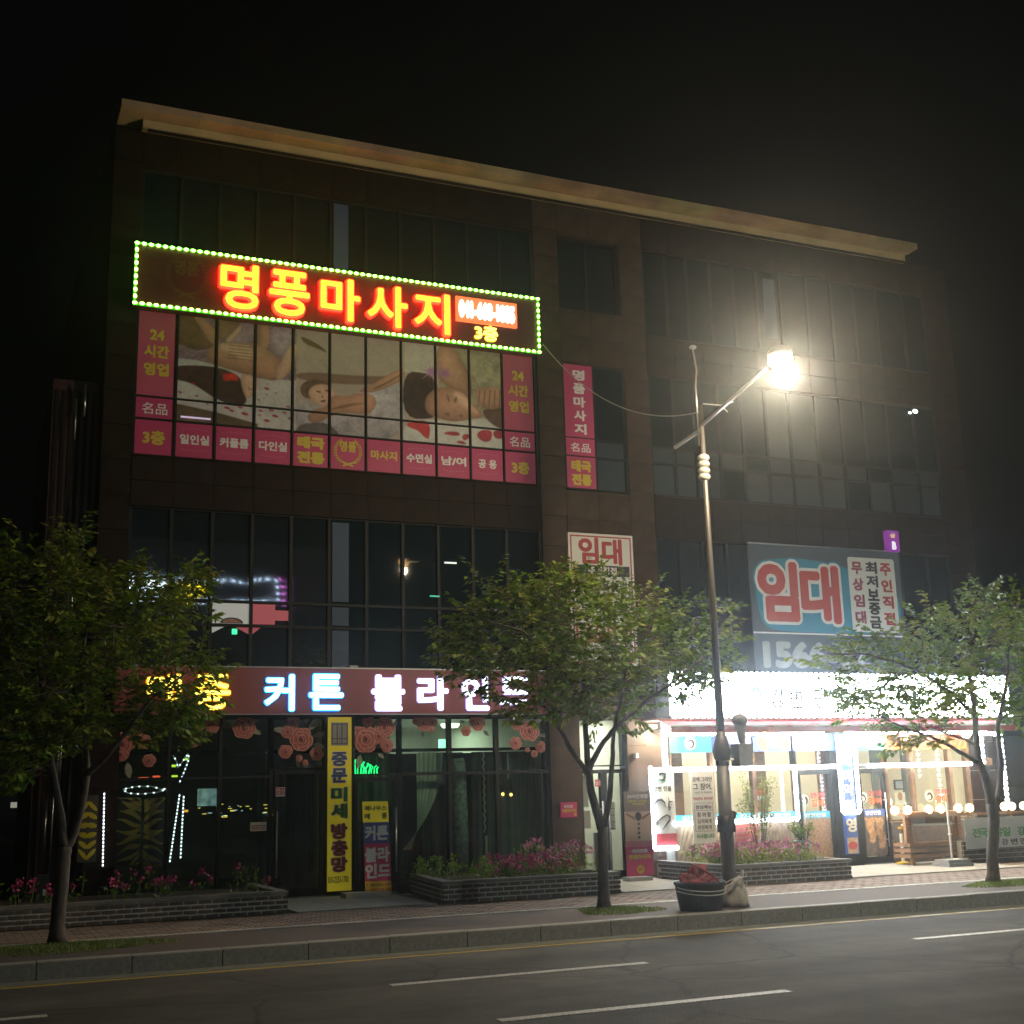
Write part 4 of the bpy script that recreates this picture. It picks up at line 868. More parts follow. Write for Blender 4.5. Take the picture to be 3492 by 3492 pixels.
for k, s in enumerate(('일인실', '커플룸', '다인실', '태국|전통', '*', '마사지', '수면실', '남/여', '공 용'), 1):
    p = film(k, 7.565, 8.18, M['pink'])
    if s == '*': laurel(2.57+.7*k+.35, 7.91, .24, FY-.008, M['yprint'], p, 1.0)
    elif '|' in s: a, b = s.split('|'); tin(p, a, k, 7.9, 8.13, M['yprint'], .05, .1); tin(p, b, k, 7.62, 7.85, M['yprint'], .05, .1)
    else:
        tin(p, s, k, 7.80, 7.98, M['yprint'] if s == '마사지' else M['wprint'], .03, .1 if len(s) == 3 and s != '공 용' else .2)
        if s != '마사지':
            B = MB(); a, b = cellx(k)
            for i in range(7):
                xx = a+.1+i*.065
                for zz, sg_ in ((8.06, 1), (7.70, -1)): zc = zz+sg_*.02*math.sin(math.pi*i/6); B.quad((xx, FY-.006, zc), (xx+.045, FY-.006, zc+.006), (xx+.04, FY-.006, zc+.014), (xx+.01, FY-.006, zc+.012))
            B.build('flourish', mat('film_flourish', (.6, .22, .32), .5), p)
pc = {n: mat('print_'+n, tuple(min(.8, x*1.15) for x in c), .55, v, sc_) for n, c, v, sc_ in (('purple', (.22, .13, .19), .35, 22), ('cloth', (.46, .47, .44), .25, 3), ('skin', (.42, .23, .12), .42, 2.4), ('skinlight', (.52, .33, .21), .35, 2.8), ('skindark', (.17, .085, .045), .3, 5), ('hair', (.045, .018, .014), .4, 8), ('beige', (.42, .36, .31), .2, 1.2), ('blond', (.17, .085, .04), .3, 14), ('towel', (.38, .38, .41), .3, 2), ('band', (.20, .13, .10), .1, 3), ('olive', (.27, .23, .14), .3, 4), ('redpetal', (.36, .02, .03), .2, 9), ('flower', (.30, .10, .26), .3, 20), ('redflower', (.55, .03, .02), .2, 9), ('floorwood', (.10, .07, .035), .3, 9), ('greytowel', (.13, .12, .13), .2, 7))}
import numpy as np
PX0, PX1, PZ0, PZ1 = 3.27, 9.57, 8.2, 10.3; NW, NH = 720, 240
gx_, gz_ = np.meshgrid(np.linspace(PX0, PX1, NW), np.linspace(PZ0, PZ1, NH)); IMG = np.zeros((NH, NW, 3)); IMG[:] = (.25, .16, .21)
rs_ = np.random.RandomState(3)
def vnoise(n1, n2):
    a = rs_.rand(n2+2, n1+2); u = np.linspace(0, n1, NW); v = np.linspace(0, n2, NH); iu = u.astype(int); iv = v.astype(int); fu = u-iu; fv = (v-iv)[:, None]; fu = fu*fu*(3-2*fu); fv = fv*fv*(3-2*fv)
    A = a[iv][:, iu]; B_ = a[iv][:, iu+1]; C_ = a[iv+1][:, iu]; D_ = a[iv+1][:, iu+1]; return (A*(1-fu)+B_*fu)*(1-fv)+(C_*(1-fu)+D_*fu)*fv-.5
N1, N2, N3, N4 = vnoise(16, 6), vnoise(50, 18), vnoise(170, 60), vnoise(600, 200)
def sdist(P):
    d = np.full(gx_.shape, 9.); ins = np.zeros(gx_.shape, bool); n = len(P)
    for k in range(n):
        ax, az = P[k]; bx_, bz = P[(k+1) % n]; ex_, ez = bx_-ax, bz-az; t = np.clip(((gx_-ax)*ex_+(gz_-az)*ez)/(ex_*ex_+ez*ez+1e-9), 0, 1)
        d = np.minimum(d, np.hypot(gx_-ax-t*ex_, gz_-az-t*ez)); c = ((az > gz_) != (bz > gz_)) & (gx_ < ex_*(gz_-az)/(ez+1e-12)+ax); ins ^= c
    return np.where(ins, d, -d)
def paint(c, pts, src, soft=.012, rim=.35, rw=.09, tex=.18, light=(0, 0), it=2):
    P = [F(*src(*p), FY) for p in pts]; P = chaikin(P, it) if it else P; d = sdist(P); a = np.clip((d+soft)/(2*soft), 0, 1)[..., None]
    cx = np.mean([p[0] for p in P]); cz = np.mean([p[1] for p in P]); w_ = max(p[0] for p in P)-min(p[0] for p in P)+.01; h_ = max(p[1] for p in P)-min(p[1] for p in P)+.01
    sh = (1-rim*np.exp(-np.maximum(d, 0)/rw))*(1+tex*(N1*.8+N2*.8+N3*.5))*(1+light[0]*(gx_-cx)/w_+light[1]*(gz_-cz)/h_)
    IMG[:] = IMG*(1-a)+np.array(c)*np.clip(sh, .1, 2)[..., None]*a
sk, skl, skd, hr = (.56, .31, .20), (.74, .48, .35), (.20, .11, .06), (.05, .022, .018)
IMG *= (1+.5*N3+.5*N4+.3*N2)[..., None]
paint((.44, .37, .32), [(1570, 180), (2900, 180), (2900, 1600), (1560, 1600)], b1, rim=0, tex=.12, it=0)
paint((.34, .30, .19), [(955, 100), (1700, 100), (1700, 1200), (955, 1200)], b2, rim=0, tex=.45, it=0)
# left picture
paint((.56, .56, .55), [(400, 560), (700, 590), (880, 640), (1230, 750), (1566, 770), (1566, 1400), (400, 1300)], b1, rim=.1, tex=.25, it=0)
paint((.13, .09, .05), [(400, 940), (870, 1045), (1230, 1150), (1230, 1300), (400, 1200)], b1, tex=.5, rim=.2, it=0)
paint(skd, [(500, 190), (700, 180), (770, 250), (890, 370), (890, 470), (800, 490), (690, 505), (600, 470), (500, 430)], b1, light=(.5, .2), tex=.5)
paint(sk, [(650, 185), (740, 200), (895, 350), (888, 480), (820, 445), (750, 330)], b1, light=(.2, .3))
paint((.30, .19, .11), [(885, 210), (1085, 240), (1070, 330), (960, 400), (885, 410)], b1, light=(0, -.4))
paint((.36, .26, .34), [(1065, 240), (1235, 260), (1232, 440), (925, 440), (1050, 345)], b1, tex=.7, rim=.3)
paint((.38, .29, .36), [(1335, 260), (1572, 300), (1572, 440), (1440, 600), (1325, 480)], b1, tex=.7, rim=.35)
paint(skl, [(935, 425), (1050, 310), (1095, 265), (1095, 330), (985, 440)], b1)
paint(sk, [(1232, 250), (1335, 262), (1332, 470), (1290, 505), (1232, 515)], b1, light=(.5, 0))
paint(sk, [(778, 530), (815, 475), (900, 432), (1220, 440), (1310, 495), (1405, 560), (1435, 640), (1445, 730), (1380, 780), (1250, 745), (1050, 690), (880, 640), (795, 595)], b1, rw=.16, light=(.2, .5), rim=.45)
paint(skl, [(1425, 620), (1500, 475), (1572, 430), (1572, 560), (1500, 730), (1410, 778), (1385, 700)], b1, light=(.3, .2))
paint(skl, [(895, 440), (1000, 435), (1225, 470), (1230, 600), (1120, 600), (960, 520), (900, 500)], b1, rw=.05, rim=.4)
for k in range(5): paint(skd, [(985-k*4, 455+k*28), (1215, 480+k*28), (1215, 485+k*28), (985-k*4, 462+k*28)], b1, rim=0, soft=.01, it=0)
paint(hr, [(480, 645), (640, 632), (880, 650), (1000, 690), (1085, 745), (1115, 850), (1140, 935), (1120, 985), (1000, 990), (850, 925), (740, 850), (660, 795), (480, 755)], b1, tex=1., rim=0, light=(0, .5))
paint(skl, [(1085, 745), (1110, 708), (1200, 728), (1232, 760), (1225, 850), (1150, 945), (1118, 900), (1090, 820)], b1, rw=.05, light=(.3, 0))
paint(skd, [(1148, 818), (1165, 845), (1195, 842), (1170, 858), (1150, 842)], b1, rim=0, it=1)
paint((.75, .04, .02), [(925, 715), (960, 705), (985, 712), (1020, 700), (1040, 720), (1075, 760), (1050, 778), (1010, 765), (975, 778), (930, 765)], b1, tex=.8)
for (u, v, a) in ((665, 795, 30), (550, 872, 26), (698, 905, 22), (1310, 840, 32), (1308, 892, 15), (1395, 880, 15), (1520, 765, 17), (1237, 940, 18), (792, 970, 16), (965, 1005, 36), (1005, 1030, 30), (1080, 1000, 30), (1120, 1058, 42), (1255, 1030, 28), (1245, 1070, 18), (1350, 1025, 32), (1385, 1078, 38), (1310, 1120, 38), (1470, 1048, 26), (1520, 1100, 30), (1500, 1000, 24), (1320, 800, 12), (1190, 990, 18)):
    paint((.50, .04, .07), [(u-a, v-a*.1), (u-a*.2, v-a*.45), (u+a, v+a*.15), (u+a*.2, v+a*.5)], b1, soft=.008, rw=.03)
# centre picture
paint((.27, .17, .12), [(783, 625), (1110, 652), (1260, 645), (1260, 660), (1100, 692), (783, 668)], z1, soft=.02)
paint(skd, [(800, 470), (850, 490), (900, 520), (928, 550), (880, 528), (820, 505)], z1, it=1)
paint((.47, .45, .48), [(783, 735), (880, 790), (1000, 740), (1130, 700), (1262, 650), (1262, 960), (783, 930)], z1, tex=.5, rim=.15, light=(0, .4))
paint((.20, .12, .07), [(798, 702), (822, 670), (885, 662), (945, 686), (905, 720), (860, 752), (812, 742)], z1, tex=1.)
paint(skl, [(838, 706), (880, 680), (945, 690), (962, 735), (945, 765), (905, 787), (868, 772), (840, 737)], z1, rw=.05)
for p in ([(873, 711), (897, 716), (893, 724), (875, 720)], [(913, 706), (934, 712), (930, 720), (914, 715)], [(890, 757), (920, 751), (915, 764), (897, 766)], [(900, 730), (908, 745), (898, 746)]): paint(skd, p, z1, rim=0, soft=.008, it=1)
paint(sk, [(938, 730), (1010, 740), (1045, 722), (1130, 728), (1140, 782), (1095, 822), (960, 806), (870, 865), (828, 832), (850, 800), (930, 780)], z1, rw=.12, light=(.1, .5))
paint(skd, [(935, 790), (1020, 770), (1110, 765), (1020, 782), (940, 800)], z1, rim=0, soft=.02)
paint(sk, [(1050, 722), (1110, 688), (1180, 648), (1262, 606), (1262, 662), (1190, 697), (1130, 720)], z1, rw=.04, light=(0, .4))
paint(skd, [(1120, 702), (1190, 672), (1262, 630), (1262, 636), (1190, 680), (1130, 708)], z1, rim=0, it=1)
paint((.16, .14, .15), [(783, 862), (900, 848), (945, 870), (1000, 940), (783, 930)], z1, tex=.4)
# right picture
paint((.52, .48, .42), [(672, 100), (952, 100), (952, 420), (672, 410)], b2, rim=0, it=0)
paint((.42, .37, .24), [(1225, 230), (1500, 270), (1500, 530), (1230, 545)], b2, tex=.6, rim=.2)
paint(sk, [(950, 180), (1080, 190), (1150, 330), (1225, 450), (1232, 650), (1100, 565), (960, 485), (925, 350)], b2, rw=.14, rim=.5, light=(-.3, .3))
paint(hr, [(660, 402), (860, 415), (925, 470), (955, 560), (870, 600), (845, 720), (955, 795), (660, 802)], b2, tex=1., rim=0, light=(.4, .4))
paint((.60, .61, .57), [(660, 800), (960, 800), (1130, 820), (1310, 785), (1425, 815), (1425, 862), (1515, 890), (1530, 1100), (660, 1100)], b2, rim=.12, tex=.2)
paint((.15, .08, .05), [(1310, 715), (1510, 690), (1515, 890), (1420, 862), (1335, 785)], b2, tex=.5)
paint(sk, [(845, 610), (950, 532), (1080, 540), (1180, 590), (1245, 680), (1318, 758), (1305, 788), (1220, 792), (1130, 818), (1050, 818), (960, 792), (845, 745)], b2, rw=.12, rim=.5, light=(.35, .3))
paint(skl, [(1070, 570), (1160, 600), (1235, 690), (1290, 755), (1200, 720), (1110, 660)], b2, soft=.05, rim=0)
for p in ([(1018, 580), (1035, 600), (1048, 660), (1030, 650)], [(1075, 650), (1100, 605), (1112, 640), (1090, 668)], [(1120, 755), (1165, 772), (1150, 788), (1125, 775)], [(990, 760), (1040, 735), (1050, 780)]): paint(skd, p, b2, rim=0, soft=.02, it=1)
paint(sk, [(1238, 570), (1340, 528), (1480, 540), (1505, 680), (1420, 725), (1300, 702)], b2, tex=.3, light=(-.2, .3))
for k in range(5): paint(skd, [(1290+k*42, 560), (1300+k*42, 560), (1285+k*44, 700), (1276+k*44, 700)], b2, rim=0, soft=.012, it=0)
for k in range(13):
    a = math.pi*2*k/13; L_ = 110 if k % 2 else 80; paint((.42, .18, .38), [(905-9*math.sin(a), 405+9*math.cos(a)), (905+L_*math.cos(a), 405+L_*.8*math.sin(a)), (905+9*math.sin(a), 405-9*math.cos(a))], b2, rim=0, soft=.01, it=0)
    paint((.36, .16, .34), [(1005-8*math.sin(a), 420+8*math.cos(a)), (1005+L_*.7*math.cos(a), 420+L_*.6*math.sin(a)), (1005+8*math.sin(a), 420-8*math.cos(a))], b2, rim=0, soft=.01, it=0)
paint((.55, .03, .04), [(690, 825), (760, 812), (850, 808), (892, 850), (880, 965), (842, 950), (785, 885), (700, 862)], b2, tex=.6)
for p in ([(980, 910), (1060, 893), (1130, 905), (1130, 935), (1050, 932)], [(1145, 935), (1175, 915), (1222, 925), (1200, 960), (1160, 978)], [(1090, 985), (1140, 970), (1190, 1000), (1160, 1010)], [(1260, 935), (1300, 880), (1400, 885), (1390, 975), (1330, 992)], [(1395, 890), (1495, 880), (1510, 955), (1420, 962)]): paint((.45, .03, .06), p, b2, tex=.5, rw=.05)
IMG *= (1+.10*N4+.08*N3)[..., None]; IMG = np.clip(IMG*.95, .004, .8)
pm_ = bpy.data.materials.new('spa_photo_print'); pm_.use_nodes = True; n_ = pm_.node_tree; at_ = n_.nodes.new('ShaderNodeAttribute'); at_.attribute_name = 'print'; n_.links.new(at_.outputs['Color'], n_.nodes['Principled BSDF'].inputs['Base Color']); n_.nodes['Principled BSDF'].inputs['Roughness'].default_value = .5
def photo_panel(k, za, zb):
    a, b = cellx(k); i0, i1 = int((a-PX0)/(PX1-PX0)*(NW-1)), int((b-PX0)/(PX1-PX0)*(NW-1))+1; j0, j1 = max(0, int((za-PZ0)/(PZ1-PZ0)*(NH-1))), min(NH-1, int((zb-PZ0)/(PZ1-PZ0)*(NH-1))+1)
    w_, h_ = i1-i0+1, j1-j0+1; xs_ = a+(b-a)*np.arange(w_)/(w_-1); zs_ = za+(zb-za)*np.arange(h_)/(h_-1); o0 = ORG[fl.name]
    vs = [(x-o0.x, FY-.004-o0.y, z-o0.z) for z in zs_ for x in xs_]; fs = [(j*w_+i, j*w_+i+1, (j+1)*w_+i+1, (j+1)*w_+i) for j in range(h_-1) for i in range(w_-1)]
    me = bpy.data.meshes.new('film_panel'); me.from_pydata(vs, [], fs); me.materials.append(pm_); ca = me.color_attributes.new('print', 'FLOAT_COLOR', 'POINT')
    c = np.ones((h_, w_, 4)); c[..., :3] = IMG[j0:j1+1, i0:i1+1]; ca.data.foreach_set('color', c.reshape(-1)); me.update()
    o = bpy.data.objects.new('film_panel', me); COL.objects.link(o); o.parent = fl; ORG[o.name] = o0
for k in range(1, 10): photo_panel(k, 8.63, 10.3); photo_panel(k, 8.225, 8.59)
r_ = R(z1(270, 822), z1(418, 842), FY-.04); flat('violet_light_strip', (r_[0]+.03, r_[1]-.03, r_[2]+.03, r_[3]-.02), FY-.04, emit('violet_glow', (.7, .55, .8), .5), fl)  # violet light on the film, built as a glowing strip
# ---- pink film in the column window
pf = thing('column_window_film', (11.2, .05, 7.52), 'narrow pink film with white vertical lettering in the left half of the column window', 'window film')
a, b = 10.92, 11.565; PY = .03
p = flat('film_panel', (a, b, 8.6, 10.13), PY, M['pink'], pf); hh = .25
for i, ch in enumerate('명품마사지'): T(ch, (a+.20, b-.17, 9.80-i*.285, 9.80-i*.285+.225), PY-.004, M['wprint'], p, 'letter', .035, .003)
p = flat('film_panel', (a, b, 8.22, 8.575), PY, M['pink'], pf); T('名品', (a+.1, b-.1, 8.29, 8.48), PY-.004, M['wprint'], p, bold=.01, depth=.003)
p = flat('film_panel', (a, b, 7.55, 8.19), PY, M['pink'], pf); T('태국', (a+.1, b-.1, 7.88, 8.12), PY-.004, M['yprint'], p, bold=.045, depth=.003); T('전통', (a+.1, b-.1, 7.6, 7.84), PY-.004, M['yprint'], p, bold=.045, depth=.003)
# ---- white rental notice on the column
Y0 = -.06; r_ = R(t4(474, 543), t4(935, 1438), Y0); xa = F(*t4(472, 530), Y0)[0]; xb = F(*t4(912, 557), Y0)[0]; za = r_[2]; zb = r_[3]
rn = thing('rental_sign', ((xa+xb)/2, Y0, za), 'white rental notice with red border and big red letters on the stone column', 'sign')
box('board', xa, xb, Y0, -.003, za, zb, M['paper'], rn)
B = MB(); e_ = .045; w_ = .028; y_ = Y0-.002
for bx_ in ((xa+e_, xb-e_, zb-e_-w_, zb-e_), (xa+e_, xb-e_, za+e_, za+e_+w_), (xa+e_, xa+e_+w_, za+e_+w_, zb-e_-w_), (xb-e_-w_, xb-e_, za+e_+w_, zb-e_-w_)): B.box(bx_[0], bx_[1], y_, Y0, bx_[2], bx_[3])
B.build('border', M['rprint'], rn)
T('임', R(t4(545, 563), t4(683, 745), Y0), Y0, M['rprint'], rn, 'letter', .03, .004); T('대', R(t4(705, 577), t4(842, 755), Y0), Y0, M['rprint'], rn, 'letter', .03, .004)
r_ = R(t4(510, 757), t4(893, 830), Y0); flat('band', r_, Y0, M['bprint'], rn); T('주인직접', R(t4(610, 766), t4(805, 820), Y0), Y0-.004, M['wprint'], rn, bold=.02, depth=.003)
T('2층 전용42평', R(t4(535, 862), t4(875, 928), Y0), Y0, M['bprint'], rn, bold=.03, depth=.003); T('(구조변경 인조)', R(t4(560, 940), t4(850, 968), Y0), Y0, M['bprint'], rn, bold=.015, depth=.003)
T('문의 전화', R(t4(560, 1020), t4(880, 1100), Y0), Y0, M['bprint'], rn, bold=.02, depth=.003); T('1566-1240', R(t4(530, 1160), t4(910, 1290), Y0), Y0, M['rprint'], rn, bold=.03, depth=.003)
# ---- curtain shop fascia
Y0 = -.30; cs = thing('curtain_shop_sign', (6.3, Y0, 3.07), 'long wine red shop fascia with glowing yellow, blue-edged and white letters', 'sign')
box('board', 2.41, 10.23, Y0, 0, 3.075, 3.855, mat('fascia_red', (.26, .055, .06), .5, .06, 2), cs)
B = MB(); B.box(2.40, 10.24, Y0-.015, Y0+.01, 3.855, 3.875); B.box(2.40, 10.24, Y0-.015, Y0+.01, 3.055, 3.075); B.build('trim', M['steel'], cs)
for ch, pa_, pb_, ed, fc in (('메', t6(605, 1600), t6(835, 1785), E_or, E_yl), ('종', t6(930, 1600), t6(1170, 1840), E_or, E_yl), ('커', a4(10, 195), a4(200, 430), E_cy, E_wl), ('튼', a4(303, 193), a4(522, 425), E_cy, E_wl),
                             ('블', a4(718, 200), a4(926, 428), E_lav, E_wl), ('라', a4(1020, 205), a4(1213, 425), E_lav, E_wl), ('인', a4(1312, 210), a4(1482, 425), E_lav, E_wl), ('드', a4(1562, 212), a4(1758, 388), E_lav, E_wl)):
    r_ = R(pa_, pb_, Y0-.06); T(ch, (r_[0]-.022, r_[1]+.022, r_[2]-.022, r_[3]+.022), Y0, ed, cs, 'letter', .034, .045); T(ch, r_, Y0-.047, fc, cs, 'letter_face', .013, .012)
r_ = R(a4(560, 148), a4(615, 162), -.15); box('sensor_box', r_[0], r_[1], -.2, -.1, 3.856, 3.93, M['grey'], cs)
# ---- yellow vertical banner
Y0 = -.26; xa, _ = F(1116, 2740, Y0); xb, _ = F(1197, 2740, Y0); zb = F(1158, 2446, Y0)[1]; za = F(1155, 3038, Y0)[1]
yb = thing('vertical_banner', ((xa+xb)/2, Y0, za), 'tall narrow yellow banner with vertical lettering between the two glass doors', 'banner')
yel_glow = emit('banner_yellow_glow', (.60, .50, .02), .22, base=(.6, .5, .02))  # weak emission added to brighten the yellow board and signboard band
flat('board', (xa, xb, za, zb), Y0, yel_glow, yb, .03); Yt = Y0-.03
r_ = R(c2(140, 180), c2(305, 405), Yt); flat('picture', r_, Yt, M['grey'], yb)
B = MB(); w_ = r_[1]-r_[0]; h_ = r_[3]-r_[2]
for t in (.06, .35, .63, .94): B.box(r_[0]+w_*t-.006, r_[0]+w_*t+.006, Yt-.008, Yt-.003, r_[2]+h_*.08, r_[2]+h_*.93)
for t in (.08, .3, .93): B.box(r_[0]+w_*.03, r_[0]+w_*.97, Yt-.0075, Yt-.0035, r_[2]+h_*t-.006, r_[2]+h_*t+.006)
B.build('picture_bars', M['bprint'], yb)
for ch, v0, v1_, mm in (('중', 465, 605, 'navyprint'), ('문', 622, 765, 'navyprint'), ('미', 805, 950, 'greenprint'), ('세', 965, 1110, 'greenprint'), ('방', 1158, 1310, 'rprint'), ('충', 1320, 1475, 'rprint'), ('망', 1482, 1630, 'rprint')):
    r_ = R(c2(140, v0), c2(298, v1_), Yt); T(ch, (r_[0]-.012, r_[1]+.012, r_[2]-.008, r_[3]+.008), Yt, M['wprint'], yb, 'letter_outline', .06, .002); T(ch, r_, Yt-.003, M[mm], yb, 'letter', .035, .003)
T('010-2333-1700', R(c2(110, 1670), c2(308, 1735), Yt), Yt, M['bprint'], yb, bold=.015, depth=.003)
# ---- leaning board with four bands
P0 = F(*c2(445, 1840), -.35); ab = thing('standing_signboard', (6.9, -.75, .05), 'slim leaning signboard with yellow, blue and pink bands before the right glass door', 'signboard')
bands = [(943, 1143, yel_glow), (1143, 1350, mat('band_blue', (.09, .09, .38), .5, .06, 3)), (1350, 1715, mat('band_pink', (.62, .05, .16), .5, .06, 3)), (1715, 1835, mat('band_orange', (.75, .5, .03), .5, .06, 3))]
ABY = -.75; zb = F(570, 943, ABY)
def abp(u, v): return F(*c2(u, v), ABY)
xl = lambda v: 445+(v-943)*.034; xr = lambda v: 690+(v-943)*.042
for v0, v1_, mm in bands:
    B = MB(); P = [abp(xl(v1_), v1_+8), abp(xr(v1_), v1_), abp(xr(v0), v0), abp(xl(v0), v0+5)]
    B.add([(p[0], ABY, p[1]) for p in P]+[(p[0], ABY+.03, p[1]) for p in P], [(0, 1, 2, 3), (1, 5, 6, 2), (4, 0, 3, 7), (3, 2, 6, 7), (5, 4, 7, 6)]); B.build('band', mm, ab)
sh_ = -.02
for s, ua, va, ub_, vb, mm, bo in (('제나우스', 460, 985, 678, 1035, 'bprint', .04), ('메', 462, 1062, 515, 1120, 'bprint', .04), ('종', 628, 1055, 682, 1115, 'bprint', .04), ('커튼', 465, 1175, 692, 1325, 'wprint', .05), ('블라', 465, 1385, 708, 1535, 'wprint', .05), ('인드', 470, 1545, 715, 1690, 'wprint', .05), ('T. 041)662-1001', 482, 1738, 722, 1775, 'rprint', .02), ('H. 010-8256-1245', 482, 1785, 728, 1822, 'rprint', .02)):
    T(s, R(c2(ua, va), c2(ub_, vb), ABY), ABY, M[mm], ab, bold=bo*.75, depth=.004)
x_, z_ = F(*c2(460, 1850), ABY); box('base', x_-.35, x_+.42, -.9, -.55, .018, .10, M['grey'], ab)
# blue-green shop OPEN style light inside above the right door (unreadable green script)
gs = thing('green_neon', (6.6, .3, 2.1), 'green neon script glowing inside above the right glass door', 'neon sign'); E_gn = emit('neon_green', (.02, 1, .25), 2.2)
random.seed(4)
for k in range(9):
    u = 600+k*18; v0 = 860-random.uniform(0, 12); B = MB(); pp = []
    for j in range(5):
        x_, z_ = F(*a4(u+random.uniform(-8, 16)*(j/4), v0-j*(26-k*1.6)), .3); pp.append((x_, .3, z_))
    B.tube(pp, random.uniform(.010, .02), 5); B.build('tube', E_gn, gs)
# ================================================================== RENTAL BANNER, RIGHT BAY
Y0 = -.08; xa = F(*t5(60, 700), Y0)[0]; xb = F(*t5(1098, 800), Y0)[0]
rb = thing('rental_banner', ((xa+xb)/2, Y0, 3.9), 'large slate rental banner with big red letters on blue above the restaurant sign', 'banner')
slate = mat('banner_slate', (.075, .10, .13), .6, .06, 2); blue = mat('banner_blue', (.05, .27, .42), .6, .06, 2)
zt = F(*t5(560, 440), Y0)[1]; zm = F(*t5(600, 1030), Y0)[1]
flat('board', (xa, xb, zm, zt), Y0, slate, rb, .03); flat('board', (xa, xb, 3.92, zm-.01), Y0, slate, rb, .03); Y1 = Y0-.03
flat('divider', (xa, xb, zm-.012, zm+.02), Y1-.002, M['wprint'], rb); B = MB(); B.box(xa, xb, Y0-.05, Y0, zt, zt+.03); B.build('top_rail', M['steel'], rb)
P = [F(*t5(*p), Y1) for p in ((80, 600), (150, 520), (380, 500), (690, 560), (760, 600), (1000, 640), (1085, 800), (1115, 1035), (300, 1010), (200, 985), (130, 930))]
P = [(max(min(a, xb-.01), xa+.01), max(b, zm+.025)) for a, b in chaikin(P, 2)]; MB().poly(P, Y1-.004).build('blue_field', blue, rb)
for ch, pa_, pb_ in (('임', t5(115, 528), t5(392, 940)), ('대', t5(405, 555), t5(675, 955))):
    r_ = R(pa_, pb_, Y1)
    T(ch, (r_[0]-.10, r_[1]+.10, r_[2]-.10, r_[3]+.10), Y1-.006, blue, rb, 'letter_outer_outline', .10, .002); T(ch, (r_[0]-.06, r_[1]+.06, r_[2]-.06, r_[3]+.06), Y1-.009, M['wprint'], rb, 'letter_outline', .075, .002); T(ch, r_, Y1-.012, mat('letter_red_'+str(ord(ch)), (.50, .08, .07), .5, .05), rb, 'letter', .035, .004)  # printed blue outline behind the white one
r_ = R(t5(745, 508), t5(1062, 1012), Y1); rr = .06; pts = []
for cx_, cz_, a0 in ((r_[1]-rr, r_[3]-rr, 0), (r_[0]+rr, r_[3]-rr, 90), (r_[0]+rr, r_[2]+rr, 180), (r_[1]-rr, r_[2]+rr, 270)): pts += [(cx_+rr*math.cos(rad(a0+k*22.5)), cz_+rr*math.sin(rad(a0+k*22.5))) for k in range(5)]
MB().poly(pts, Y1-.008).build('white_field', M['paper'], rb)
w_ = r_[1]-r_[0]; h_ = r_[3]-r_[2]; maroon = mat('print_maroon', (.28, .05, .10), .5)
for ci, (s, fx0, fx1, mm, top, bot) in enumerate((('무상임대', .07, .30, maroon, .94, .06), ('최저보증금', .37, .62, M['bprint'], .95, .03), ('주인직접', .68, .92, M['rprint'], .94, .05))):
    n = len(s); st_ = (top-bot)/n
    for i, ch in enumerate(s): T(ch, (r_[0]+w_*fx0, r_[0]+w_*fx1, r_[2]+h_*(top-(i+1)*st_+st_*(.22 if n == 4 else .1)), r_[2]+h_*(top-i*st_-.0)), Y1-.010, mm, rb, 'letter', .035, .003)
ra = R(t5(150, 1065), t5(860, 1275), Y1); T('1566-12', (F(*t5(150, 1160), Y1)[0], F(*t5(880, 1160), Y1)[0], F(*t5(500, 1262), Y1)[1], F(*t5(350, 1075), Y1)[1]), Y1-.003, mat('print_grey', (.33, .36, .36), .6), rb, bold=.045, depth=.004)
ps = thing('purple_light_box', (19.1, -.2, 6.6), 'small purple lettered light box placed just above the right end of the slate rental banner', 'sign')  # purple lettered glow, placed on the facade as a light box
r_ = R(t5(1000, 320), t5(1082, 460), -.2); box('light_box', r_[0], r_[1], -.2, -.08, r_[2], r_[3], emit('purple_box', (.35, .04, .5), .25), ps)
T('상', (r_[0]+.08, r_[1]-.1, r_[2]+.3, r_[3]-.06), -.2, emit('purple_yellow', (.8, .6, .2), .6), ps, bold=.03); T('B', (r_[0]+.12, r_[1]-.1, r_[2]+.04, r_[2]+.22), -.2, emit('purple_white', (.8, .8, .9), .9), ps, bold=.03)
B = MB(); B.box(r_[0]+.1, r_[0]+.14, -.12, 0, r_[2], r_[2]+.04); B.build('bracket', M['steel'], ps)
# ================================================================== RESTAURANT
E_box = emit('restaurant_box', (.86, .94, 1), 42); E_str = emit('calligraphy', (.3, .36, .35), .12, base=(.05, .05, .05))
Y0 = -.55; xa, xb = F(*t4(1165, 1650), Y0)[0], F(3445, 2400, Y0)[0]; za, zb = F(2898, 2440, Y0)[1], F(2700, 2303, Y0)[1]
rs = thing('restaurant_sign', ((xa+xb)/2, Y0, za), 'long glaring white light box sign with brushed grey letters above the restaurant', 'sign')
box('housing', xa, xb, Y0+.02, 0, za, zb, M['grey'], rs); box('light_panel', xa+.02, xb-.02, Y0-.01, Y0+.02, za+.02, zb-.02, E_box, rs)
for ch, u0, u1_, v0, v1_ in (('강', 45, 165, 312, 462), ('변', 200, 292, 312, 465), ('민', 375, 462, 312, 465), ('물', 520, 640, 312, 470), ('장', 740, 900, 312, 475), ('어', 980, 1120, 312, 475)):
    T(ch, R(a6(u0, v0), a6(u1_, v1_), Y0), Y0-.012, E_str, rs, 'letter', .012, .012)
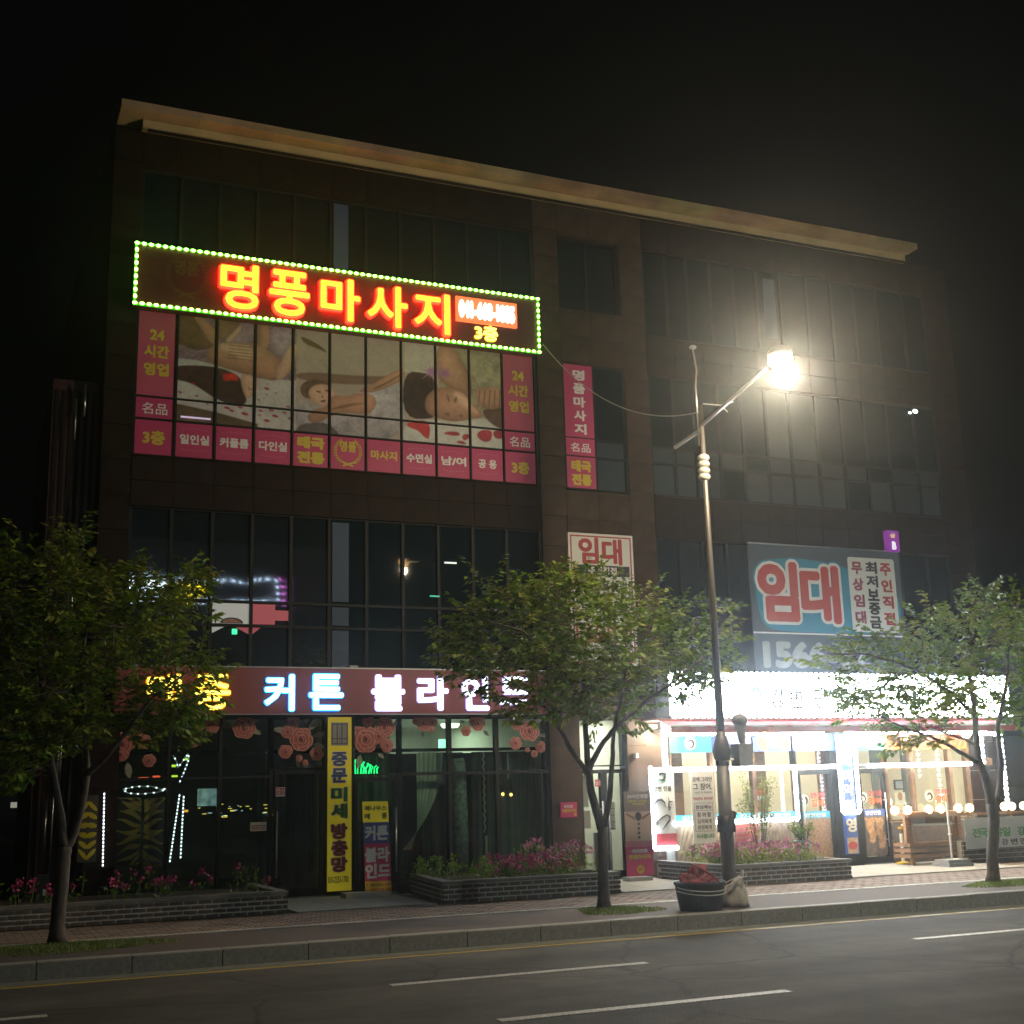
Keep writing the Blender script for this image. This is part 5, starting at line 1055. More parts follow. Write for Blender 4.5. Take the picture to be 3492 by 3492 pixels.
def eel_logo(cx, cz, r_, Y, parent, rim, ink, disc):
    B = MB(); B.poly([(cx+r_*math.cos(a*math.pi/12), cz+r_*1.05*math.sin(a*math.pi/12)) for a in range(24)], Y); B.build('logo_disc', disc, parent)
    B = MB(); B.tube([(cx+r_*.95*math.cos(a*math.pi/12), Y-.003, cz+r_*math.sin(a*math.pi/12)) for a in range(25)], r_*.05, 4)
    B.build('logo_ring', rim, parent)
    B = MB(); pts = [(cx+r_*.62*math.cos(rad(a))*(1-(a+140)/900), Y-.004, cz-.05*r_+r_*.66*math.sin(rad(a))*(1-(a+140)/900)) for a in range(-140, 200, 20)]
    B.tube(pts, [r_*.03+r_*.15*math.sin(math.pi*i/(len(pts)-1)) for i in range(len(pts))], 6); B.tube([(cx-.3*r_, Y-.004, cz+.1*r_), (cx, Y-.006, cz+.42*r_), (cx+.35*r_, Y-.004, cz+.3*r_)], r_*.09, 5); B.build('logo_eel', ink, parent)
x_, z_ = F(*a5(1555, 350), Y0); eel_logo(x_, z_, .22, Y0-.014, rs, emit('logo_cyan', (.35, .8, .8), .9), emit('logo_cyan2', (.3, .75, .75), .9), emit('logo_white', (1, 1, 1), 3))
wb = MB(); wb.ball((0, 0, 0), .052, .035, .046, 8, 4); wbm = wb.mesh('led_bulb', E_wht, (0, 0, 0))
def string(label, path, parent=None, step=.085, me=wbm, group=None, vert=False):
    """path = list of (x,y,z); bulbs every step"""
    t_ = thing('string_lights', path[0], label, 'string lights', group); B = MB(); B.tube(path, .012, 4); B.build('cable', M['white'], t_)
    for a, b in zip(path[:-1], path[1:]):
        a = Vector(a); b = Vector(b); L_ = (b-a).length; n = max(1, int(L_/step)); d = (b-a)
        for i in range(n): p = a+d*(i+.5)/n; inst('led_bulb', me, p+Vector((0, -.02, 0)), t_, rot=((0, math.pi/2, 0) if abs(d.z) > abs(d.x) else None))
    return t_
string('row of white bulbs along the top edge of the white restaurant sign', [(xa, Y0-.02, zb+.01), (xb, Y0-.02, zb+.01)], step=.13); string('row of white bulbs along the bottom edge of the white restaurant sign', [(xa, Y0-.02, za-.01), (xb, Y0-.02, za-.01)], step=.13)
# awning
aw = thing('awning', (16.6, -.6, 2.6), 'long red fabric awning running under the white restaurant sign', 'awning')
ax0, ax1 = 12.35, 20.75
B = MB(); B.box(ax0, ax1, -.62, 0, 2.93, 2.97); B.build('cassette', M['awning_w'], aw)
B = MB(); B.add([(ax0, -.55, 2.93), (ax1, -.55, 2.93), (ax1+.1, -1.02, 2.80), (ax0, -1.02, 2.80)], [(0, 3, 2, 1), (0, 1, 2, 3)]); B.build('canopy', M['awning'], aw)
B = MB(); n = 60
B.add([(ax0+(ax1+.1-ax0)*i/n, -1.03+.012*math.sin(i*1.9), z) for z in (2.66, 2.80) for i in range(n+1)], [(i, i+1, n+2+i, n+1+i) for i in range(n)]); B.build('valance', M['awning'], aw)
B = MB(); B.tube([(ax0, -1.02, 2.8), (ax1, -1.02, 2.8)], .022, 6); B.build('front_bar', M['white'], aw)
sc_ = thing('security_camera', (12.3, -.4, 2.75), 'white security camera at the left end of the red awning', 'camera'); B = MB(); B.box(12.22, 12.42, -.45, -.35, 2.78, 2.86); B.tube([(12.25, -.4, 2.78), (12.25, -.05, 2.7)], .02, 6); B.build('body', M['white'], sc_)
def flood(x, y, z, label, c, pw, r_=.09):
    t_ = thing('floodlight', (x, y, z), label, 'floodlight'); B = MB(); B.ball((x, y, z), r_, r_*.6, r_, 10, 6); B.build('lens', emit('flood_glow', c, 60), t_, smooth=True)
    B = MB(); B.box(x-.05, x+.05, y+.04, 0, z+.02, z+.06); B.build('bracket', M['grey'], t_)
    l = bpy.data.lights.new('flood', 'POINT'); l.energy = pw; l.color = c; l.shadow_soft_size = r_; o = bpy.data.objects.new('lamp_light', l); COL.objects.link(o); o.parent = t_; o.location = (0, -.12, -.03); l.energy *= 1.8
x_, z_ = F(*a5(905, 625), -.3); flood(x_, -.3, z_, 'glaring warm white floodlight at the left corner under the awning', (1, .92, .72), 150, .10)
x_, z_ = F(*a6(20, 655), -.4); flood(x_, -.4, z_, 'orange tinged spotlight under the awning, right of the lamp pole', (1, .72, .35), 60, .07)
x_, z_ = F(*a6(400, 640), -.4); flood(x_, -.4, z_, 'warm spotlight under the awning above the first restaurant door', (1, .72, .38), 60, .07)
x_, z_ = F(*a6(640, 640), -.5); flood(x_, -.5, z_, 'brightest white floodlight under the awning above the blue vertical sign', (1, .98, .9), 160, .12)
x_, z_ = F(*a6(1050, 680), -.4); flood(x_, -.4, z_, 'warm spotlight under the awning over the orange picture strip', (1, .72, .38), 50, .06)
x_, z_ = F(*a6(1490, 640), -.5); flood(x_, -.5, z_, 'warm floodlight under the right end of the awning behind the tree', (1, .85, .55), 110, .12)
# facade of the restaurant: frames and glass
brown = mat('brown_frame', (.13, .075, .04), .5, .2, 6)
def wx(u, v, Y=.05): return F(u, v, Y)[0]
X = [wx(*a5(935, 1000)), wx(*a5(1240, 1000)), wx(*a5(1545, 1000)), wx(*a6(240, 1000)), wx(*a6(505, 1000)), wx(*a6(560, 1000)), wx(*a6(688, 1000)), wx(*a6(905, 1000)), wx(*a6(1100, 1000)), wx(*a6(1380, 1000)), 20.4]
zA = F(*a6(300, 905), 0)[1]; zS = F(*a5(1200, 1290), 0)[1]
B = MB(); B.box(12.42, X[0], .0, .2, 0, 2.1); B.box(12.42, X[0], 0.02, .2, 2.1, 3.3); B.build('pier', M['conc'], bd_)
w1 = windows(X[:4], [zS, zA, 2.93], lambda i, j: 'clearglass', .05, .035)
w2 = windows(X[3:5], [zA, 2.93], lambda i, j: 'clearglass', .05, .035); w3 = windows(X[6:8], [zA, 2.93], lambda i, j: 'clearglass', .05, .035)
w4 = windows(X[7:], [.85, zA, 2.93], lambda i, j: 'clearglass', .05, .045)
for w_ in (w1, w4): w_.data.materials[0] = brown
box('lower_wall', X[0], X[3], .0, .25, 0, zS-.02, M['dark'], bd_); box('lower_wall', X[7], 20.45, 0, .25, 0, .83, M['brick2'], bd_)
box('mullion', X[4], X[6], 0, .2, 0, 2.93, M['frame'], bd_); box('lintel', X[0], 20.46, -.02, .25, 2.93, 3.3, M['granite2'], bd_)
door(X[3]+.02, X[4]-.01, zA-.03, X[3]+.12, .05, 'clearglass', fr=.09); door(X[6]+.01, X[7]-.02, zA-.03, X[7]-.12, .05, 'clearglass', fr=.09)
# interior
rl = bpy.data.lights.new('dining_light', 'AREA'); rl.energy = 130; rl.color = (1, .86, .62); rl.size = 3; rl.shape = 'RECTANGLE'; rl.size_y = 2
dl = thing('dining_lamp', (16.5, 2.2, 3.15), 'long ceiling lamp panel glowing inside the restaurant', 'lamp'); o = bpy.data.objects.new('lamp_light', rl); COL.objects.link(o); o.parent = dl; o.location = (0, 0, -.09)
box('diffuser', 15.2, 17.8, 1.9, 2.4, 3.12, 3.18, emit('dining_glow', (1, .88, .65), 3), dl)
rl2 = bpy.data.lights.new('dining_light', 'AREA'); rl2.energy = 80; rl2.color = (1, .86, .62); rl2.size = 1.6
dl = thing('dining_lamp', (19.2, 1.6, 3.15), 'smaller ceiling lamp glowing inside the right room of the restaurant', 'lamp'); o = bpy.data.objects.new('lamp_light', rl2); COL.objects.link(o); o.parent = dl; o.location = (0, 0, -.09)
box('diffuser', 18.9, 19.5, 1.4, 1.8, 3.12, 3.18, emit('dining_glow2', (1, .88, .65), 3), dl)
box('room_wall', 12.45, 20.85, 3.4, 3.5, .03, 3.2, M['offwhite'], bd_)
for x_, w_, lab, mm in ((13.4, .5, 'tall brown wooden partition inside the restaurant at left', 'wood'), (15.6, .35, 'brown wooden post panel inside the restaurant behind the first door', 'wood'), (17.3, .22, 'narrow dark wooden partition inside the restaurant right room', 'wood'), (18.75, .3, 'grey curtain panel inside the restaurant right room', 'drape'), (19.6, .16, 'thin grey panel at the right end inside the restaurant', 'drape')):
    box('partition', x_, x_+w_, 1.2, 1.26, .03, 2.9, M[mm], label=lab, cat='partition')
def picture(r_, Y, label, inner):
    t_ = thing('picture_frame', (r_[0], Y, r_[2]), label, 'picture'); flat('frame', r_, Y, M['dark'], t_, .03); flat('print', (r_[0]+.03, r_[1]-.03, r_[2]+.03, r_[3]-.03), Y-.03, inner, t_)
picture(R(e4(1535, 885), e4(1660, 1018), .4), .4, 'black framed picture hanging in the restaurant window', M['grey'])
pg = thing('portrait_poster', (18, .4, 1.2), 'pale poster showing a person in a white jacket under the framed picture', 'poster'); r_ = R(e4(1550, 1052), e4(1690, 1215), .4); flat('sheet', r_, .4, M['paper'], pg); cx_ = (r_[0]+r_[1])/2; h_ = r_[3]-r_[2]
B = MB(); B.poly([(cx_+.07*math.cos(a*.6)*1, r_[2]+h_*.68+.09*math.sin(a*.6)) for a in range(11)][:10], .39); B.build('head_print', mat('face_print', (.45, .25, .16), .6), pg)
MB().poly([(cx_-.17, r_[2]), (cx_+.17, r_[2]), (cx_+.13, r_[2]+h_*.35), (cx_, r_[2]+h_*.48), (cx_-.13, r_[2]+h_*.35)], .392).build('jacket_print', M['wprint'], pg)
# tables and chairs glimpsed inside
def table(x, y, label):
    t_ = thing('dining_table', (x, y, .03), label, 'table'); box('tabletop', x-.55, x+.55, y-.35, y+.35, .72, .76, M['wood'], t_)
    for sx in (-.5, .5):
        for sy in (-.3, .3): box('leg', x+sx-.03, x+sx+.03, y+sy-.03, y+sy+.03, .03, .72, M['dark'], t_)
table(13.6, 2.2, 'wooden dining table inside the restaurant behind the left window'); table(15.2, 2.4, 'wooden dining table inside the restaurant behind the middle window')
def chair(x, y, label):
    t_ = thing('dining_chair', (x, y, .03), label, 'chair'); box('seat', x-.2, x+.2, y-.2, y+.2, .45, .5, M['dark'], t_); box('backrest', x-.2, x+.2, y+.16, y+.2, .5, .95, M['dark'], t_)
    for sx in (-.17, .17):
        for sy in (-.17, .17): box('leg', x+sx-.02, x+sx+.02, y+sy-.02, y+sy+.02, .03, .45, M['dark'], t_)
chair(13.3, 1.3, 'dark chair inside the restaurant close to the left window'); chair(15.0, 1.5, 'dark chair inside the restaurant behind the middle window')
pfg = thing('paper_notice', (14.9, .3, 1.4), 'white notice with red heading inside the restaurant window behind the shrub', 'notice'); r_ = R(e3(1475, 1015), e3(1620, 1150), .2); flat('sheet', r_, .2, M['paper'], pfg); flat('heading', (r_[0], r_[1], r_[3]-.12, r_[3]), .195, M['rprint'], pfg)
# upper picture strip and blue logo strip on the glass
us = thing('menu_strip', (15, -.02, 2.35), 'blue printed strip with round eel logo and orange letters over the restaurant windows', 'banner')
bs1 = mat('strip_cyan', (.03, .35, .55), .5, .1, 3); bs2 = mat('strip_blue', (.04, .10, .38), .5, .1, 3); orp = mat('print_orange', (.65, .12, .03), .5)
zt_ = F(*a6(100, 650), -.03)[1]; zl = F(*a6(100, 778), -.03)[1]
def sp(ua, ub_, mm, src): a_ = F(*src(ua, 720), -.03)[0]; b_ = F(*src(ub_, 720), -.03)[0]; return flat('strip', (a_, b_, zl, zt_), -.02, mm, us, .012)
sp(935, 1235, bs1, a5); sp(1240, 1530, bs2, a5); sp(1540, 1815, bs2, a5); sp(220, 540, bs2, a6); sp(545, 885, bs1, a6)
x_, z_ = F(*a5(1082, 718), -.04); eel_logo(x_, z_, .13, -.038, us, M['offwhite'], M['bprint'], M['offwhite'])
for ch, pa_, pb_ in (('민', a5(1275, 672), a5(1345, 770)), ('장', a5(1578, 668), a5(1652, 765)), ('어', a5(1725, 672), a5(1800, 765))):
    r_ = R(pa_, pb_, -.04); T(ch, (r_[0]-.02, r_[1]+.02, r_[2]-.02, r_[3]+.02), -.034, M['offwhite'], us, 'letter_outline', .09, .002); T(ch, r_, -.037, orp, us, 'letter', .05, .004)
T('고품격', R(a6(225, 680), a6(258, 770), -.04), -.034, M['wprint'], us, bold=.03); T('장어구이', R(a6(270, 690), a6(470, 760), -.04), -.034, M['yprint'], us, bold=.03)
fp = thing('food_picture_strip', (18.7, -.02, 2.35), 'orange close-up food picture strip over the right restaurant windows', 'banner'); a_ = F(*a6(890, 720), -.03)[0]; food1 = mat('food_print', (.62, .26, .06), .5, .3, 7, stretch=(1, 1, 3), c2=(.22, .07, .02))
flat('strip', (a_, 20.35, zl, zt_), -.02, food1, fp, .012)
B = MB(); random.seed(9)
for k in range(16): xx = a_+.1+k*(20.2-a_)/16; B.poly([(xx, zl+.03), (xx+.1, zl+.05), (xx+.22, zt_-.05), (xx+.1, zt_-.03)], -.036)
B.build('grill_marks', mat('food_dark', (.20, .06, .02), .5, .3, 9), fp)
# lower panels: food photo, blue strip
lw_ = thing('window_apron', (14, -.02, .2), 'dark wood and grilled eel print under the left restaurant windows with a blue strip', 'window film')
wd = mat('apron_wood', (.30, .22, .14), .6, .3, 5, stretch=(3, 1, 1), c2=(.07, .06, .05)); flat('sheet', (X[0]+.02, X[3]-.03, .25, zS-.05), -.002, wd, lw_, .01)
B = MB()
for k in range(15): xx = X[0]+.05+k*.11; B.poly([(xx-.16 if xx-.16 > X[0]+.03 else X[0]+.03, .27), (xx-.1 if xx-.1 > X[0]+.03 else X[0]+.05, .27), (xx+.16, zS-.1), (xx+.10, zS-.08)], -.016)
B.build('diagonal_grain', mat('apron_light', (.33, .25, .16), .6, .2, 9), lw_)
flat('blue_strip', (X[0]+.02, X[3]-.03, zS+.0, zS+.13), .03, bs1, lw_, .005)
T('강변민물장어 강변민물장어', (X[0]+.2, X[3]-.2, zS+.02, zS+.11), .024, M['offwhite'], lw_, bold=.01, depth=.003)
B = MB()
for k in range(6): B.box(X[2]-.55, X[2]-.02, -.03, -.014, .42+k*.085, .49+k*.085)
B.build('red_box_print', mat('print_brickred', (.28, .06, .05), .6, .2), lw_)
def eelfood(x0, x1, z0, z1_, Y, parent, seed):
    random.seed(seed); flat('picture', (x0, x1, z0, z1_), Y, mat('eel_bg%d' % seed, (.12, .10, .09), .6, .3, 9), parent)
    for k in range(2):
        B = MB(); cx0 = x0+(x1-x0)*(.25+.42*k); n = 12
        for i in range(n):
            t = i/n; zc = z1_-.05-(z1_-z0-.15)*t*(.75+.2*k); xc = cx0+(x1-x0)*.12*t+.02*math.sin(i); w2 = (x1-x0)*.2*(1-.35*t)
            B.poly([(max(xc-w2, x0+.01), zc-.02), (xc, zc-.055), (min(xc+w2, x1-.01), zc-.01), (min(xc+w2, x1-.01), zc+.035), (xc, zc), (max(xc-w2, x0+.01), zc+.025)], Y-.006-.0005*i)
        B.build('eel_print', mat('eel_flesh%d%d' % (seed, k), (.55, .36, .18), .5, .3, 18, c2=(.28, .13, .05)), parent)
r1 = (X[3]+.12, X[4]-.1, .18, .98); d1 = thing('door_print', (r1[0], 0, .2), 'food print with blue heading on the lower half of the first restaurant door', 'door print'); flat('heading', (r1[0], r1[1], .98, 1.12), .045, bs1, d1); T('강변민물', (r1[0]+.05, r1[1]-.1, 1.0, 1.09), .04, M['wprint'], d1, bold=.02, depth=.003)
flat('picture', r1, .045, mat('nuts_print', (.42, .28, .17), .6, .35, 22, c2=(.12, .07, .04)), d1)
r1 = (X[6]+.10, X[7]-.11, .18, .98); d2 = thing('door_print', (r1[0], 0, .2), 'grilled eel print on the lower half of the second restaurant door', 'door print'); flat('heading', (r1[0], r1[1], .98, 1.12), .045, bs2, d2); T('강변민물', (r1[0]+.05, r1[1]-.1, 1.0, 1.09), .04, M['wprint'], d2, bold=.02, depth=.003); eelfood(r1[0], r1[1], r1[2], r1[3], .045, d2, 3)
for (pa_, pb_, lab) in ((a6(272, 1085), a6(345, 1180), 'round eel logo and red lettering on the glass of the first restaurant door'), (a6(705, 1070), a6(765, 1165), 'round eel logo and red lettering on the glass of the second restaurant door'), (a6(1190, 1055), a6(1255, 1150), 'round eel logo and orange lettering on the right restaurant window')):
    t_ = thing('glass_decal', (F(*pa_)[0], .02, 1.2), lab, 'decal'); x_, z_ = F((pa_[0]+pb_[0])/2, (pa_[1]+pb_[1])/2, .03); eel_logo(x_, z_, .13, .035, t_, M['pot'], M['bprint'], M['offwhite'])
    T('강변 민물', (x_+.15, x_+.5, z_+.03, z_+.14), .035, M['rprint'], t_, bold=.02, depth=.003); T('장어', (x_+.16, x_+.48, z_-.15, z_), .035, orp, t_, bold=.03, depth=.003)
# vertical LED framed banner on the pier
Y0 = -.12; xa, xb, za, zb = [v for v in (F(*a5(800, 1200), Y0)[0], F(*a5(965, 1200), Y0)[0], F(*a5(890, 1478), Y0)[1], F(*a5(870, 895), Y0)[1])]
vb = thing('eel_banner', (xa, Y0, za), 'pale vertical banner with brushed letters and eel logo inside a white light frame', 'banner'); flat('board', (xa, xb, za, zb), Y0, M['paper'], vb, .04); Yt = Y0-.04
flat('red_field', (xa, xb, za, F(*e2(1150, 940), Yt)[1]), Yt, M['rprint'], vb); x_, z_ = F(*e2(1145, 170), Yt); eel_logo(x_, z_, .13, Yt-.002, vb, mat('print_teal', (.15, .5, .45), .5), M['bprint'], mat('print_mint', (.45, .62, .56), .5))
T('강변 민물', R(e2(1035, 310), e2(1275, 380), Yt), Yt-.002, M['bprint'], vb, bold=.01, depth=.003)
def brush(pts, rs, src): 
    P = [(F(*src(*p), Yt)[0], Yt-.008, F(*src(*p), Yt)[1]) for p in pts]; B = MB(); B.tube(P, rs, 6); B.build('brush_stroke', M['bprint'], vb, smooth=True)
brush([(1045, 555), (1080, 500), (1140, 490), (1185, 530), (1190, 580), (1210, 590)], [.004, .018, .022, .014, .008, .01], e2); brush([(1230, 455), (1240, 510), (1235, 570), (1245, 600)], [.004, .01, .012, .01], e2); brush([(1240, 515), (1285, 515)], [.01, .01], e2); brush([(1235, 575), (1260, 595), (1240, 635), (1225, 600), (1235, 575)], [.012, .01, .014, .008, .01], e2)
brush([(1060, 820), (1085, 770), (1100, 790), (1080, 825), (1062, 818)], [.006, .01, .008, .01, .006], e2); brush([(1100, 770), (1160, 720), (1210, 690), (1250, 715), (1250, 760), (1195, 830), (1160, 885)], [.006, .012, .014, .02, .02, .014, .005], e2)
string('white light frame round the pale vertical eel banner', [(xa-.03, Yt-.02, zb+.02), (xa-.03, Yt-.02, za-.02), (xb, Yt-.02, za-.02)], step=.075)
# hanging white menu banner
Y0 = -.28; pa_, pb_ = a5(1075, 925), a5(1240, 1452)
xa, xb = F(*a5(1092, 1180), Y0)[0], F(*a5(1262, 1180), Y0)[0]; za, zb = F(*a5(1192, 1450), Y0)[1], F(*a5(1165, 925), Y0)[1]
hb = thing('menu_banner', (xa, Y0, za), 'white hanging lunch menu banner with black lettering between the eel banner and lamp pole', 'banner'); flat('cloth', (xa, xb, za, zb), Y0, M['paper'], hb, .01); Yt = Y0-.01; w_ = xb-xa; h_ = zb-za
for s, f0, f1, g0, g1, mm, bo in (('꿈에 그리던', .08, .92, .855, .925, 'bprint', .01), ('그 장어.', .08, .92, .74, .835, 'bprint', .02), ('오늘은 꼭 먹어보자', .12, .9, .69, .72, 'bprint', .0), ('영업안내  장어전문', .08, .92, .60, .64, 'rprint', .02), ('점심메뉴', .15, .85, .475, .53, 'bprint', .02), ('장 어 탕', .2, .8, .36, .43, 'bprint', .02), ('김치찌개', .2, .8, .275, .335, 'bprint', .01), ('된장찌개', .2, .8, .19, .25, 'bprint', .01), ('식사됩니다', .12, .9, .065, .13, 'greenprint', .03)):
    T(s, (xa+w_*f0, xa+w_*f1, za+h_*g0, za+h_*g1), Yt, M[mm], hb, bold=bo, depth=.003)
B = MB(); 
for g in (.555, .455, .165): B.box(xa+w_*.1, xb-w_*.1, Yt-.002, Yt, za+h_*g, za+h_*g+.006)
B.box(xa+w_*.1, xa+w_*.1+.005, Yt-.002, Yt, za+h_*.171, za+h_*.555); B.box(xb-w_*.1-.005, xb-w_*.1, Yt-.002, Yt, za+h_*.171, za+h_*.555); B.build('rule_lines', M['bprint'], hb)
# LED runs across the facade
zL = F(*a5(1300, 905), -.12)[1]; zB = F(*a5(1300, 1295), -.12)[1]; xR = F(*a5(1850, 1100), -.12)[0]
string('long row of white bulbs across the restaurant front at door head height', [(xb-1.15, -.14, zL), (X[5]-.05, -.14, zL)], step=.075); string('right hand run of white bulbs across the restaurant front above the right windows', [(X[6]+.15, -.14, zL), (20.35, -.14, zL)], step=.075)
string('white bulbs framing the lower and right edge of the left restaurant windows', [(12.82, -.14, zB), (xR, -.14, zB), (xR, -.14, zL-.06)], step=.075)
zt2 = F(*a5(1200, 648), -.3)[1]; string('row of white bulbs hidden under the awning edge, left part', [(12.75, -.3, zt2), (16.4, -.3, zt2)], step=.1); string('row of white bulbs hidden under the awning edge, right part', [(16.9, -.3, zt2), (20.3, -.3, zt2)], step=.1)
# blue vertical sign
Y0 = -.16; xa, xb = F(*a6(568, 1000), Y0)[0], F(*a6(655, 1000), Y0)[0]; zb = 2.66; za = F(*a6(650, 1530), Y0)[1]; xb2 = F(*a6(660, 1000), Y0)[0]
gv = thing('group_booking_sign', (xa, Y0, za), 'blue vertical sign with white letters in a light frame between the two restaurant doors', 'sign'); flat('board', (xa, xb, za, zb), Y0, bs2, gv, .06); Yt = Y0-.06
flat('cyan_field', (xa, xb, 2.0, zb), Yt, bs1, gv)
for ch, v0, v1_ in (('단', 650, 770), ('체', 795, 890), ('예', 910, 1005), ('약', 1015, 1105), ('환', 1130, 1225), ('영', 1265, 1370)):
    r_ = R(a6(580, v0), a6(650, v1_), Yt); c_ = (xa+xb)/2; T(ch, (c_-.13, c_+.13, r_[2], r_[3]), Yt-.003, M['offwhite'], gv, 'letter', .03, .006)
r_ = R(a6(590, 1410), a6(712, 1525), Yt); flat('picture', (xa+.02, xb-.02, r_[2], r_[3]), Yt, mat('stew_print', (.45, .32, .2), .6, .3, 14), gv); B = MB(); cx_ = (xa+xb)/2; B.poly([(cx_+.12*math.cos(a*.524), (r_[2]+r_[3])/2+.08*math.sin(a*.524)) for a in range(12)], Yt-.006); B.build('bowl_print', M['rprint'], gv)
zl2 = F(*a6(600, 1225), Yt)[1]; string('white light frame round the upper part of the blue vertical sign', [(xa-.06, Yt-.02, zb), (xa-.06, Yt-.02, zl2), (xb+.06, Yt-.02, zl2), (xb+.06, Yt-.02, zb)], step=.08)
# standing massage sign by the entrance
Y0 = -.62; xa, xb = F(*a5(600, 1300), Y0)[0], F(*a5(795, 1300), Y0)[0]; za, zb = F(*a5(715, 1688), Y0)[1], F(*a5(690, 1070), Y0)[1]
sb = thing('standing_banner', (xa, Y0, 0), 'pink standing banner with a bare back photograph beside the building entrance', 'banner'); w_ = xb-xa; h_ = zb-za
fr = lambda a, b, mm, nm='panel': flat(nm, (xa, xb, za+h_*a, za+h_*b), Y0, mm, sb, .025)
fr(0, .34, M['pink']); fr(.34, .76, mat('banner_skin', (.52, .40, .33), .6, .08, 3)); fr(.76, 1, mat('banner_taupe', (.22, .18, .15), .6, .1, 3)); Yt = Y0-.025
flat('pink_fade', (xa, xb, za+h_*.34, za+h_*.41), Yt, mat('banner_rosy', (.52, .16, .22), .6, .06, 3), sb)
T('24시간영업', (xa+w_*.12, xa+w_*.88, zb-h_*.085, zb-h_*.035), Yt, M['wprint'], sb, bold=.03, depth=.003); T('연중무휴 · 주차가능', (xa+w_*.15, xa+w_*.85, zb-h_*.13, zb-h_*.105), Yt, M['yprint'], sb, bold=.02, depth=.003); T('예약환영', (xa+w_*.3, xa+w_*.75, zb-h_*.165, zb-h_*.14), Yt, M['yprint'], sb, bold=.02, depth=.003)
B = MB(); cx_ = (xa+xb)/2; zc = za+h_*.70; B.poly([(cx_+w_*.12*math.cos(a*.524), zc+h_*.055*math.sin(a*.524)) for a in range(12)], Yt-.004)
for k in range(4): zz = za+h_*(.61-.053*k); B.poly([(cx_+w_*.055*math.cos(a*.785), zz+w_*.05*math.sin(a*.785)) for a in range(8)], Yt-.004)
B.build('stone_print', M['bprint'], sb)
B = MB(); 
for s_ in (-1, 1): B.poly([(cx_+s_*w_*.12, zc-.02), (cx_+s_*w_*.46, zc+.07), (cx_+s_*w_*.46, zc+.04), (cx_+s_*w_*.14, zc-.07)][::s_], Yt-.003)
B.build('shoulder_print', pc['skindark'], sb)
T('태국전통', (xa+w_*.2, xa+w_*.8, za+h_*.268, za+h_*.315), Yt, M['wprint'], sb, bold=.04, depth=.003); T('명품마사지', (xa+w_*.08, xa+w_*.9, za+h_*.195, za+h_*.25), Yt, M['yprint'], sb, bold=.04, depth=.003)
B = MB(); B.poly([(cx_+w_*.14*math.cos(a*.393), za+h_*.075+w_*.14*math.sin(a*.393)) for a in range(16)], Yt-.003); bg_ = B.build('floor_badge', M['yprint'], sb); T('3F', (cx_-w_*.08, cx_+w_*.08, za+h_*.055, za+h_*.095), Yt-.005, M['rprint'], sb, bold=.02, depth=.003)
box('base', xa-.02, xa+w_*.8, Y0-.18, Y0+.12, .018, .085, M['grey'], sb)
# terrace at the right: timber stack, umbrella base, stand, wall and banner
ts = thing('timber_stand', (18.6, -.9, 0), 'stacked wooden benches and slatted crates on the restaurant terrace left of the parasol pole', 'bench')
xA, xB = F(*a6(1050, 1400), -.9)[0], F(*a6(1460, 1400), -.9)[0]; zT = F(*a6(1250, 1235), -.9)[1]
for k, (a_, b_) in enumerate(((.0, .06), (.93, 1.), (.09, .12), (.82, .87))): w_ = xB-xA; box('post', xA+w_*a_, xA+w_*b_, -.92-.03*(k > 1), -.84, .38, zT, M['wood'], ts)
for z_ in (.16, .27, .38): box('plank', xA-.0, xB-.1*(z_ < .2), -1.0, -.5, z_, z_+.07, M['wood_h'], ts)
box('plank', xA, xB, -1.02, -.5, zT-.02, zT+.05, M['wood_h'], ts); box('plank', xA+.15, xB-.2, -.95, -.6, .78, .82, M['offwhite'], ts)
for a_ in (.03, .55, .9): box('leg', xA+(xB-xA)*a_, xA+(xB-xA)*a_+.07, -.98, -.9, 0.0, .16, M['wood'], ts)
box('board', xA+.14, xA+(xB-xA)*.40, -.83, -.80, .82, zT-.03, mat('taupe_board', (.25, .2, .16), .6), ts); box('board', xA+(xB-xA)*.43, xA+(xB-xA)*.80, -.83, -.80, .82, zT-.03, M['taupe_board'] if 'taupe_board' in M else M['wood'], ts)
pu = thing('parasol_base', (19.2, -1.9, 0), 'white parasol pole standing in a grey weighted base on the terrace', 'parasol base'); px_, py_ = G(*a6(1395, 1625)); 
B = MB(); B.tube([(px_, py_, .1), (px_, py_, 1.25)], .022, 8); B.ball((px_, py_, .62), .04, .04, .03); B.build('pole', M['white'], pu); box('weight', px_-.3, px_+.3, py_-.25, py_+.25, .01, .08, M['grey'], pu); box('weight', px_-.27, px_+.27, py_-.2, py_+.2, .085, .15, M['grey'], pu)
ys = thing('marker_stand', (17.6, -.8, 0), 'thin post on a small yellow base beside the second restaurant door', 'post'); x_, y_ = G(*a6(1035, 1608)); B = MB(); B.tube([(x_, y_, .03), (x_, y_, .62)], .035, 8); B.tube([(x_-.12, y_, .42), (x_, y_, .42)], .015, 5); B.build('post', M['offwhite'], ys); B = MB(); B.lathe((x_, y_, .018), [(.17, 0), (.16, .02), (.06, .05)], 16); B.build('foot', M['gyellow'], ys)
x_, z_ = F(*a6(1008, 1340), -.8); B = MB(); B.ball((x_, -.8, z_), .07, .03, .035, 8, 5); B.build('yellow_tag', M['gyellow'], ys)
bw = thing('terrace_wall', (20.3, -1.2, 0), 'low dark brick wall of the restaurant terrace under the pale banner', 'wall'); wx0, _ = F(*a6(1480, 1560), -1.2); hh_ = .46; box('core', wx0+.01, 24, -1.19, -1.0, 0, hh_, M['mortar'], bw)
